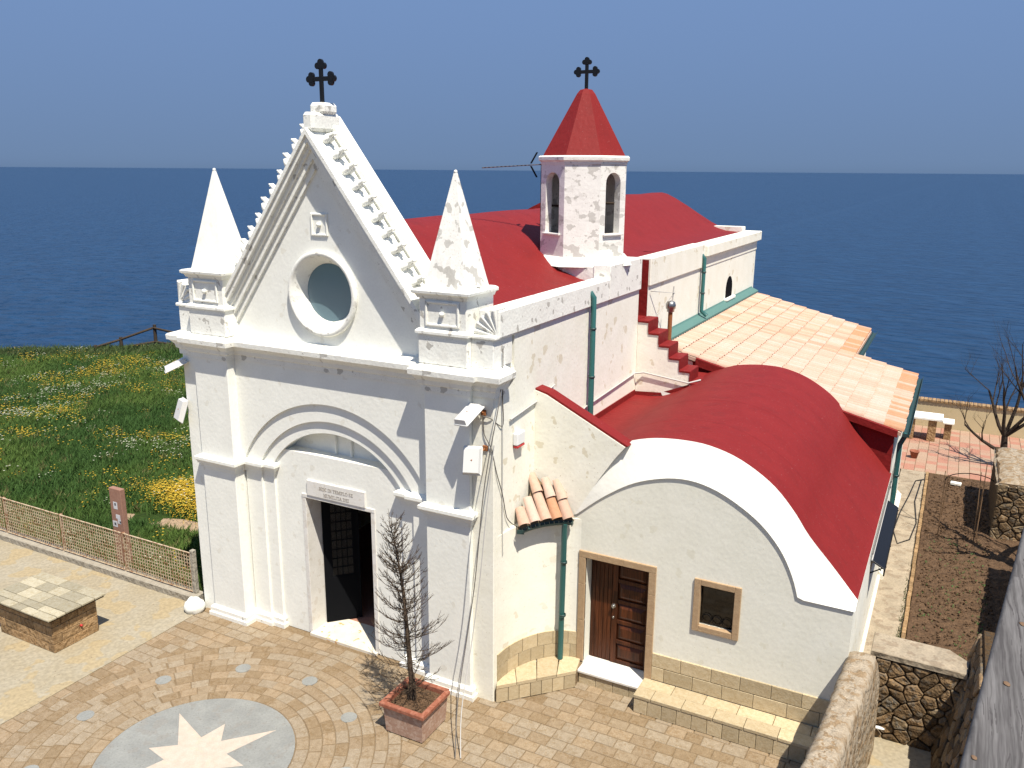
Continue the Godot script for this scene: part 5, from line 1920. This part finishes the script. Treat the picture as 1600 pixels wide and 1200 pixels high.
# ------------------------------------------------------------------ objects on the piazza and on the church
func build_objects():
	var rng := rng_of(901)
	var b: MB
	# planter with a bare conical tree
	var pl := thing("planter_box", "square terracotta planter with thick red rim in front of the church", "planter", Vector3(2.60, 0, 1.36))
	b = MB.new()
	var lo := 0.345
	var hi := 0.375
	var wall := 0.04
	for k in 4:
		var bs := Basis(Vector3.UP, PI / 2 * k)
		b.q(bs * Vector3(-lo, 0.02, lo), bs * Vector3(lo, 0.02, lo), bs * Vector3(hi, 0.50, hi), bs * Vector3(-hi, 0.50, hi))
	b.bx(-0.3, 0.3, 0.0, 0.03, -0.3, 0.3)
	part("body", b, M.pot, pl)
	b = MB.new()
	b.mould([Vector2(hi, -hi), Vector2(hi, hi), Vector2(-hi, hi), Vector2(-hi, -hi), Vector2(hi, -hi)], [Vector2(-0.01, 0.47), Vector2(0.03, 0.475), Vector2(0.045, 0.49), Vector2(0.045, 0.54), Vector2(0.035, 0.555), Vector2(-0.03, 0.555), Vector2(-0.04, 0.545), Vector2(-0.04, 0.44)])
	part("rim", b, M.pot_rim, pl)
	b = MB.new()
	b.bx(-0.345, 0.345, 0.40, 0.465, -0.345, 0.345)
	for i in 260: b.blob(Vector3(rng.randf_range(-0.32, 0.32), 0.465, rng.randf_range(-0.32, 0.32)), Vector3.ONE * rng.randf_range(0.008, 0.025), rng, 0.3, 5, 4)
	part("earth", b, M.soil, pl)
	var tr := thing("potted_tree", "leafless conical shrub with dense upcurved twigs growing in the terracotta planter", "tree", Vector3(2.54, 0.45, 1.34))
	b = MB.new()
	var tp := []
	for i in 9:
		var t := i / 8.0
		tp.append(Vector3(-0.05 * t - 0.32 * t * t, 3.0 * t, 0.03 * sin(t * 6.0)))
	b.tube(tp, [0.06, 0.045, 0.04, 0.036, 0.030, 0.024, 0.017, 0.011, 0.006], 8)
	b.tube([Vector3(0.03, 0.0, 0.05), Vector3(0.06, 0.25, 0.03), Vector3(0.02, 0.5, 0.0)], [0.022, 0.018, 0.012], 6)
	b.tube([Vector3(-0.05, 0.0, 0.06), Vector3(-0.05, 0.2, 0.03), Vector3(-0.02, 0.45, 0.0)], [0.018, 0.015, 0.01], 6)
	part("trunk", b, M.bark, tr)
	b = MB.new()
	var spine := func(t: float) -> Vector3:
		return Vector3(-0.05 * t - 0.32 * t * t, 3.0 * t, 0.03 * sin(t * 6.0))
	for i in 175:
		var t := pow(rng.randf(), 0.85) * 0.93 + 0.06
		var a := rng.randf() * TAU
		var L: float = lerp(0.84, 0.20, pow(t, 0.85)) * rng.randf_range(0.7, 1.1)
		if t < 0.14: L *= 0.55 + 3.0 * t
		var out := Vector3(cos(a), 0, sin(a))
		var p: Vector3 = spine.call(t)
		var pts := [p]
		var rise: float = lerp(0.35, 1.3, t)
		for k in 5:
			var q := (k + 1) / 5.0
			pts.append(p + out * L * q + Vector3(0, L * rise * q * q * 0.75 + 0.03 * q, 0) + Vector3(rng.randf_range(-1, 1), rng.randf_range(-1, 1), rng.randf_range(-1, 1)) * 0.014)
		b.tube(pts, [0.0075, 0.0062, 0.0052, 0.0042, 0.0034, 0.0024], 4, false)
		for k in range(1, 5):
			for m in 2:
				var a2 := a + rng.randf_range(-1.2, 1.2)
				var d := Vector3(cos(a2), rng.randf_range(0.2, 1.3), sin(a2)).normalized()
				var l2 := L * rng.randf_range(0.16, 0.36)
				var s0: Vector3 = pts[k]
				var mid := s0 + d * l2 * 0.5
				var e := s0 + d * l2 + Vector3(0, l2 * 0.2, 0)
				b.tube([s0, mid, e], [0.0042, 0.0034, 0.002], 3, false)
				if m == 0:
					var d3 := (d + Vector3(rng.randf_range(-1, 1), 0.4, rng.randf_range(-1, 1)) * 0.7).normalized()
					b.tube([mid, mid + d3 * l2 * 0.55], [0.003, 0.0016], 3, false)
	part("twigs", b, M.bark, tr)
	# square stone well head
	var wl := thing("stone_wellhead", "low square block of brown stones under a flat slab lid on the pale apron", "wellhead", Vector3(-5.31, 0, 2.32))
	b = MB.new()
	b.bx(-0.79, 0.79, 0.0, 0.70, -0.44, 0.44)
	part("core", b, M.mortar, wl)
	var sides := [[Vector3(-0.81, 0, 0.44), Vector3.RIGHT, Vector3.BACK, 1.62], [Vector3(0.79, 0, 0.46), Vector3.FORWARD, Vector3.RIGHT, 0.92], [Vector3(0.81, 0, -0.44), Vector3.LEFT, Vector3.FORWARD, 1.62], [Vector3(-0.79, 0, -0.46), Vector3.BACK, Vector3.LEFT, 0.92]]
	for s in sides:
		for r in 4:
			blocks_on(wl, "stone", s[0] + Vector3(0, r * 0.172, 0), s[1], s[2], s[3], 0.172, 0.36, 0.03, M.boxstone, rng, 0.18 if r % 2 else 0.0)
	b = MB.new()
	b.bx(-0.93, 0.93, 0.70, 0.735, -0.57, 0.57, 0.006)
	var lid := part("lid", b, M.mortar, wl)
	var zs := [-0.60, -0.36, -0.08, 0.24, 0.42, 0.60]
	for j in 5:
		var x := -0.96
		while x < 0.94:
			var w := rng.randf_range(0.3, 0.58)
			if x + w > 0.8: w = 0.96 - x
			b = MB.new()
			b.bx(x + 0.006, x + w - 0.006, 0.735, 0.775 + rng.randf_range(-0.003, 0.003), zs[j] + 0.006, zs[j + 1] - 0.006, 0.008)
			part("lid_slab", b, M.slabs[rng.randi() % 4], lid)
			x += w
	b = MB.new()
	b.lathe([Vector2(0, 0.04), Vector2(0.02, 0.035), Vector2(0.025, 0.0)], 10)
	part("bolt", b, M.red_plastic, wl, Transform3D(Basis(Vector3(0, 0, 1), -PI / 2), Vector3(0.825, 0.30, -0.1)))
	# kerb and mesh fence
	var fe := thing("mesh_fence", "rusty beige wire mesh fence on a low concrete kerb beside the meadow", "fence", Vector3(-3.8, 0, 0.06))
	b = MB.new()
	b.bx(-40, 0.12, -0.2, 0.15, -0.12, 0.17, 0.02)
	part("kerb", b, M.kerb, fe)
	for k in 12:
		var x0 := -2.12 * k
		b = MB.new()
		if k == 0: b.bx(x0 - 0.05, x0 + 0.05, 0.1, 1.12, -0.05, 0.05, 0.012)
		else: b.bx(x0 - 0.035, x0 + 0.035, 0.1, 1.06, -0.03, 0.03, 0.006)
		part("post", b, M.kerb if k == 0 else M.fence_post, fe)
		var x1 := x0 - 2.12
		b = MB.new()
		for i in 27:
			var x: float = lerp(x0 - 0.06, x1 + 0.05, i / 26.0)
			b.box(Vector3(x, 0.62, 0.045), Vector3(0.024, 0.86, 0.006))
		for i in 12:
			var y := 0.20 + i * 0.0765
			b.box(Vector3((x0 + x1) * 0.5, y, 0.038), Vector3(2.0, 0.012, 0.008))
		b.box(Vector3((x0 + x1) * 0.5, 1.055, 0.04), Vector3(2.05, 0.022, 0.03), 0.004)
		b.box(Vector3((x0 + x1) * 0.5, 0.185, 0.04), Vector3(2.05, 0.022, 0.03), 0.004)
		part("mesh_panel", b, M.fence, fe)
	# information panel
	var ip := thing("info_panel", "slim brown upright information panel with small notices behind the mesh fence", "sign", Vector3(-6.50, -0.05, -0.32))
	b = MB.new()
	b.bx(-0.19, 0.19, -0.15, 1.90, -0.06, 0.06, 0.008)
	part("slab", b, M.panel, ip)
	for s in [[-0.02, 1.50, 0.13, 0.17, 0], [0.03, 1.24, 0.14, 0.10, 0], [-0.09, 1.05, 0.15, 0.14, 0], [0.06, 1.13, 0.10, 0.11, 0], [-0.085, 1.05, 0.06, 0.06, 1], [0.09, 1.12, 0.05, 0.05, 1], [-0.02, 1.53, 0.05, 0.06, 1]]:
		b = MB.new()
		b.box(Vector3(s[0], s[1], 0.062 + 0.002 * s[4]), Vector3(s[2], s[3], 0.003))
		part("notice", b, M.paper if s[4] == 0 else M.ink, ip)
	var bo := thing("boulder", "rounded whitewashed boulder at the church corner by the fence post", "boulder", Vector3(-3.46, 0.1, 0.42))
	b = MB.new()
	b.blob(Vector3.ZERO, Vector3(0.22, 0.19, 0.19), rng, 0.08, 16, 10)
	part("stone", b, M.whiteband, bo)
	# old timber fence at the cliff edge
	var wfn := thing("cliff_fence", "sagging dark timber post and rail fence at the meadow edge above the sea", "fence", Vector3(-26.5, -0.4, -18.0))
	var fps := [Vector3(-1.75, 0, 2.2), Vector3(-1.1, 0, 1.2), Vector3(0, 0, 0), Vector3(2.6, 0, -0.4), Vector3(5.0, 0, -0.9)]
	var hs := [0.45, 0.75, 1.3, 0.95, 0.8]
	for i in fps.size():
		b = MB.new()
		b.tube([fps[i] + Vector3(0, -0.3, 0), fps[i] + Vector3(0.02, hs[i] + 0.1, 0)], [0.10, 0.085], 7)
		part("post", b, M.wood_post, wfn)
		if i > 0:
			for f in [0.96, 0.4]:
				b = MB.new()
				b.tube([fps[i - 1] + Vector3(0, hs[i - 1] * f, 0.06), fps[i] + Vector3(0, hs[i] * f, 0.06)], 0.06, 6)
				part("rail", b, M.wood_post, wfn)
	# floodlights
	flood("white floodlight with its glass tilted down on the right corner strip above the other lamp", Vector3(3.08, 5.12, 0.46), Vector3(0.55, -0.25, 0.15), Vector3(3.22, 5.10, 0.22))
	flood("white floodlight hanging sideways on the right corner strip below the tilted lamp", Vector3(3.13, 4.36, 0.44), Vector3(1.25, 0.35, 0.1), Vector3(3.25, 4.52, 0.22))
	flood("white floodlight tilted down on the left corner beside the meadow, the upper one", Vector3(-3.47, 5.14, 0.34), Vector3(0.4, -0.6, 0.1), Vector3(-3.38, 5.10, 0.15))
	flood("white floodlight hanging upright on the left corner beside the meadow, the lower one", Vector3(-3.46, 4.24, 0.32), Vector3(1.25, -0.5, -0.1), Vector3(-3.38, 4.45, 0.15))
	# alarm siren
	var al := thing("alarm_box", "white alarm box with red lower lens on the cream side wall", "alarm", Vector3(W, 4.40, -0.55))
	b = MB.new()
	b.box(Vector3(0.05, 0.11, 0), Vector3(0.10, 0.22, 0.27), 0.02)
	part("housing", b, M.white_plastic, al)
	b = MB.new()
	b.box(Vector3(0.055, -0.022, 0), Vector3(0.09, 0.045, 0.25), 0.012)
	part("lens", b, M.red_plastic, al)
	# loose cables on the right corner
	var cables := [
		[[Vector3(3.44, 5.5, 0.05), Vector3(3.60, 5.25, 0.45), Vector3(3.46, 4.05, 0.62), Vector3(3.31, 2.44, 0.66), Vector3(3.24, 1.5, 0.8), Vector3(3.30, 0.6, 1.2), Vector3(3.58, 0.02, 1.75)], M.cable, "dark cable hanging free from the right church corner to the paving"],
		[[Vector3(3.42, 4.6, 0.24), Vector3(3.38, 3.6, 0.40), Vector3(3.35, 2.5, 0.56), Vector3(3.30, 1.4, 0.75), Vector3(3.40, 0.5, 1.25), Vector3(3.66, 0.02, 1.72)], M.cable_pale, "pale grey cable hanging beside the dark one at the church corner"],
		[[Vector3(3.43, 6.1, -0.02), Vector3(3.44, 5.3, 0.0), Vector3(3.43, 4.85, -0.02), Vector3(3.36, 5.02, 0.23), Vector3(3.2, 5.05, 0.25)], M.cable, "dark cable feeding the upper floodlight on the right corner"],
		[[Vector3(3.22, 5.06, 0.23), Vector3(3.24, 4.75, 0.235), Vector3(3.36, 4.55, 0.235), Vector3(3.42, 4.1, 0.15), Vector3(3.43, 3.7, -0.02), Vector3(3.43, 3.2, -0.2), Vector3(3.48, 2.98, -0.45)], M.cable, "thin cable zigzagging down the wall to the little tiled canopy"],
		[[Vector3(3.42, 5.75, 0.02), Vector3(3.425, 4.9, -0.02), Vector3(3.42, 3.4, -0.04), Vector3(3.42, 2.6, -0.06)], M.cable_pale, "pale cable running straight down the church corner"]]
	for c in cables:
		var o := thing("wall_cable", c[2], "cable")
		b = MB.new()
		b.tube(curve3(c[0], 30), 0.0085, 5)
		part("wire", b, c[1], o)
	# aerial on the belfry
	var an := thing("tv_aerial", "long thin television aerial sticking out beside the belfry", "aerial", Vector3(1.50, 8.90, -5.24))
	b = MB.new()
	b.tube([Vector3(0.02, -1.3, 0.0), Vector3(0.02, 0.12, 0.0)], 0.018, 6)
	part("mast", b, M.iron, an)
	var tipv := Vector3(0.8, 8.823, -3.98) - Vector3(1.50, 8.90, -5.24)
	b = MB.new()
	b.tube([Vector3.ZERO, tipv], 0.012, 6)
	part("boom", b, M.steel, an)
	var dv := tipv.normalized()
	var sv := dv.cross(Vector3.UP).normalized()
	for i in 12:
		b = MB.new()
		var c := tipv * (0.22 + i * 0.068)
		b.tube([c - sv * 0.07, c + sv * 0.07], 0.007, 5)
		part("director", b, M.iron, an)
	b = MB.new()
	for s in [-1.0, 1.0]:
		b.box(tipv * 0.12 + Vector3(0, s * 0.14, 0), Vector3(0.05, 0.27, 0.012), 0.0, Basis(sv, Vector3.UP, dv).rotated(sv, s * 0.6))
	part("reflector", b, M.iron, an)
	# white rod bracket beside the passage
	var rb := thing("wall_bracket", "thin white angled rod bracket on the wall beside the roof stair", "bracket", Vector3(W + 0.03, 6.1, -7.4))
	b = MB.new()
	b.tube([Vector3(0, 0.05, 0.35), Vector3(0.35, -0.05, -0.35), Vector3(0.05, -0.62, 0.3)], 0.012, 5)
	b.tube([Vector3(0.32, 0.1, -0.35), Vector3(0.30, -1.0, -0.2)], 0.016, 5)
	part("rod", b, M.cable_pale, rb)
	var rag := thing("torn_sheet", "torn scrap of whitish plastic hanging below the roof stair wall", "scrap", Vector3(4.15, 4.02, -6.30))
	b = MB.new()
	b.tri(Vector3(-0.15, 0.05, 0), Vector3(0.12, 0.02, 0.03), Vector3(-0.02, -0.12, 0.08))
	b.tri(Vector3(-0.02, -0.12, 0.08), Vector3(0.12, 0.02, 0.03), Vector3(0.14, -0.08, 0.1))
	part("scrap", b, M.cable_pale, rag)

func curve3(pts: Array, n: int) -> Array:
	var c := Curve3D.new()
	for i in pts.size():
		var a: Vector3 = pts[max(i - 1, 0)]
		var b: Vector3 = pts[min(i + 1, pts.size() - 1)]
		c.add_point(pts[i], -(b - a) / 6.0, (b - a) / 6.0)
	var o := []
	var L := c.get_baked_length()
	for i in n + 1: o.append(c.sample_baked(L * i / n, true))
	return o

func flood(label: String, at: Vector3, rot: Vector3, wall: Vector3):
	var f := thing("floodlight", label, "floodlight", at, "floodlights on the church corners")
	var bs := Basis.from_euler(rot).scaled(Vector3.ONE * 0.78)
	var b := MB.new()
	# shallow tray: back plate narrower than the glass side
	var lo := [Vector3(-0.16, 0.06, 0.24), Vector3(0.16, 0.06, 0.24), Vector3(0.16, 0.06, -0.24), Vector3(-0.16, 0.06, -0.24)]
	var hi := [Vector3(-0.19, -0.05, 0.28), Vector3(0.19, -0.05, 0.28), Vector3(0.19, -0.05, -0.28), Vector3(-0.19, -0.05, -0.28)]
	for k in 4: b.q(bs * hi[k], bs * hi[(k + 1) % 4], bs * lo[(k + 1) % 4], bs * lo[k])
	b.q(bs * lo[0], bs * lo[1], bs * lo[2], bs * lo[3])
	for k in 4: b.tube([bs * hi[k], bs * hi[(k + 1) % 4]], 0.014, 6)
	part("housing", b, M.lamp_body, f)
	b = MB.new()
	b.box(bs * Vector3(0, -0.048, 0), Vector3(0.36, 0.008, 0.54), 0.0, bs)
	part("lens", b, M.bulb, f)
	b = MB.new()
	var wl := wall - at
	b.tube([bs * Vector3(0.0, 0.06, 0.0), wl], 0.014, 6)
	b.box(wl, Vector3(0.09, 0.09, 0.03), 0.008)
	part("bracket", b, M.rust, f)

# ------------------------------------------------------------------ grass and flowers
func build_meadow_plants():
	var rng := rng_of(1001)
	var fn := FastNoiseLite.new()
	fn.seed = 5
	fn.frequency = 0.09
	fn.fractal_octaves = 3
	var fn2 := FastNoiseLite.new()
	fn2.seed = 15
	fn2.frequency = 0.25
	fn2.fractal_octaves = 2
	var tuft := MB.new()
	for i in 14:
		var a := rng.randf() * TAU
		var r := rng.randf() * 0.12
		var base := Vector3(cos(a) * r, -0.02, sin(a) * r)
		var h := rng.randf_range(0.10, 0.24)
		var ln := Vector3(rng.randf_range(-1, 1), 0, rng.randf_range(-1, 1)) * h * 0.5
		var w := Vector3(cos(a + 1.3), 0, sin(a + 1.3)) * rng.randf_range(0.008, 0.016)
		var mid := base + Vector3(0, h * 0.6, 0) + ln * 0.35
		tuft.col = Color(1, 1, 1)
		tuft.q(base - w, base + w, mid + w * 0.8, mid - w * 0.8)
		tuft.tri(mid - w * 0.8, mid + w * 0.8, base + Vector3(0, h, 0) + ln)
	var tm := tuft.mesh()
	var flw := MB.new()
	for i in 7:
		var c := Vector3(rng.randf_range(-0.14, 0.14), rng.randf_range(0.12, 0.22), rng.randf_range(-0.14, 0.14))
		for k in 5:
			var a0 := TAU * k / 5
			var a1 := TAU * (k + 0.8) / 5
			flw.tri(c, c + Vector3(cos(a1), 0.25, sin(a1)) * 0.016, c + Vector3(cos(a0), 0.25, sin(a0)) * 0.016)
	var fmsh := flw.mesh()
	var gx := []
	var gc := []
	var yx := []
	var yc := []
	var tries := 0
	while tries < 95000:
		tries += 1
		var u := rng.randf()
		# denser near the church, thinner far off
		var x := -3.5 - 42.0 * pow(u, 1.25)
		var z := 0.0 - 24.0 * pow(rng.randf(), 1.1) if x > -12 or rng.randf() < 0.5 else rng.randf_range(-20.0, -0.1)
		if z > -0.08: continue
		var d := coast_dist(Vector2(x, z))
		if d < -0.3: continue
		if z < -1.0 and x > -3.7: continue
		# bare strip of earth
		if absf(z + 2.55 + (x + 7.5) * 0.12) < 0.34 and x > -9.2 and x < -4.5: continue
		var y := land_y(x, z)
		var dist := Vector3(x, y, z).distance_to(CAM)
		var s := rng.randf_range(0.75, 1.3) * (1.0 + dist * 0.012)
		var edge := smoothstep(4.0, 0.0, d)
		s *= 1.0 + edge * 0.35
		var v := fn.get_noise_2d(x * 2.0, z * 2.0)
		var col := Color(0.034, 0.088, 0.012).lerp(Color(0.075, 0.135, 0.020), clamp(v * 1.5 + 0.5 + rng.randf_range(-0.25, 0.25), 0.0, 1.0))
		if rng.randf() < 0.04: col = Color(0.15, 0.14, 0.05)
		if edge > 0.4: col = col.lerp(Color(0.055, 0.065, 0.028), 0.5)
		gx.append(Transform3D(Basis(Vector3.UP, rng.randf() * TAU).scaled(Vector3(s, s * rng.randf_range(0.7, 1.2), s)), Vector3(x, y, z)))
		gc.append(col)
		var f: float = fn.get_noise_2d(x * 1.3 + 70.0, z * 2.6) + fn2.get_noise_2d(x, z * 1.7) * 0.45 + clamp((-x - 12.0) * 0.018, 0.0, 0.25) - edge * 0.5
		var mound: float = exp(-pow((x + 7.4) / 1.9, 2.0) - pow((z + 3.7) / 0.75, 2.0))
		var pick := rng.randf()
		if (f > 0.05 and pick < 0.15 * clamp((f - 0.0) * 1.6, 0.0, 1.0) * smoothstep(-3.5, -8.5, z + (x + 8.0) * 0.35)) or pick < 0.006 or (mound > 0.45 and pick < 0.6):
			yx.append(Transform3D(Basis(Vector3.UP, rng.randf() * TAU).scaled(Vector3.ONE * rng.randf_range(0.8, 1.4) * (1.0 + dist * 0.012)), Vector3(x, y + 0.02, z)))
			var white := fn2.get_noise_2d(x * 1.4 + 200.0, z * 1.4) > 0.28 and mound < 0.3
			yc.append(Color(0.50, 0.50, 0.38) if white or rng.randf() < 0.06 else Color(0.50, 0.30, 0.012).lerp(Color(0.55, 0.40, 0.035), rng.randf()))
	# extra carpet on the flower mound
	for i in 1500:
		var x := rng.randfn(-6.9, 1.4)
		var z := rng.randfn(-3.6, 0.36)
		if x > -3.8: continue
		var y := land_y(x, z)
		yx.append(Transform3D(Basis(Vector3.UP, rng.randf() * TAU).scaled(Vector3.ONE * rng.randf_range(0.8, 1.3)), Vector3(x, y + rng.randf_range(-0.02, 0.06), z)))
		yc.append(Color(0.52, 0.30, 0.012).lerp(Color(0.60, 0.44, 0.04), rng.randf()))
	scatter("grass", "rough green meadow grass covering the headland", "grass", tm, gx, gc, M.blade)
	scatter("wild_flowers", "yellow and white wild flowers scattered through the meadow grass", "flowers", fmsh, yx, yc, M.petal)
	# earth strip and pale pebbles
	var st := struct("earth_path")
	var b := MB.new()
	var rows := []
	for i in 24:
		var x := -9.3 + i * 0.21
		var row := []
		for j in 5:
			var z := -2.55 - (x + 7.5) * 0.12 - 0.40 + j * 0.2
			row.append(Vector3(x, land_y(x, z) + (0.03 if j > 0 and j < 4 else -0.04), z))
		rows.append(row)
	b.sheet(rows)
	part("earth", b, M.dirt, st)

func scatter(called: String, label: String, category: String, mesh: Mesh, xs: Array, cs: Array, m: Material):
	var mm := MultiMesh.new()
	mm.transform_format = MultiMesh.TRANSFORM_3D
	mm.use_colors = true
	mm.mesh = mesh
	mm.instance_count = xs.size()
	for i in xs.size():
		mm.set_instance_transform(i, xs[i])
		mm.set_instance_color(i, cs[i])
	var o := MultiMeshInstance3D.new()
	o.name = numbered(called)
	o.multimesh = mm
	o.material_override = m
	add_child(o)
	o.set_meta("label", label)
	o.set_meta("category", category)
	o.set_meta("kind", "stuff")
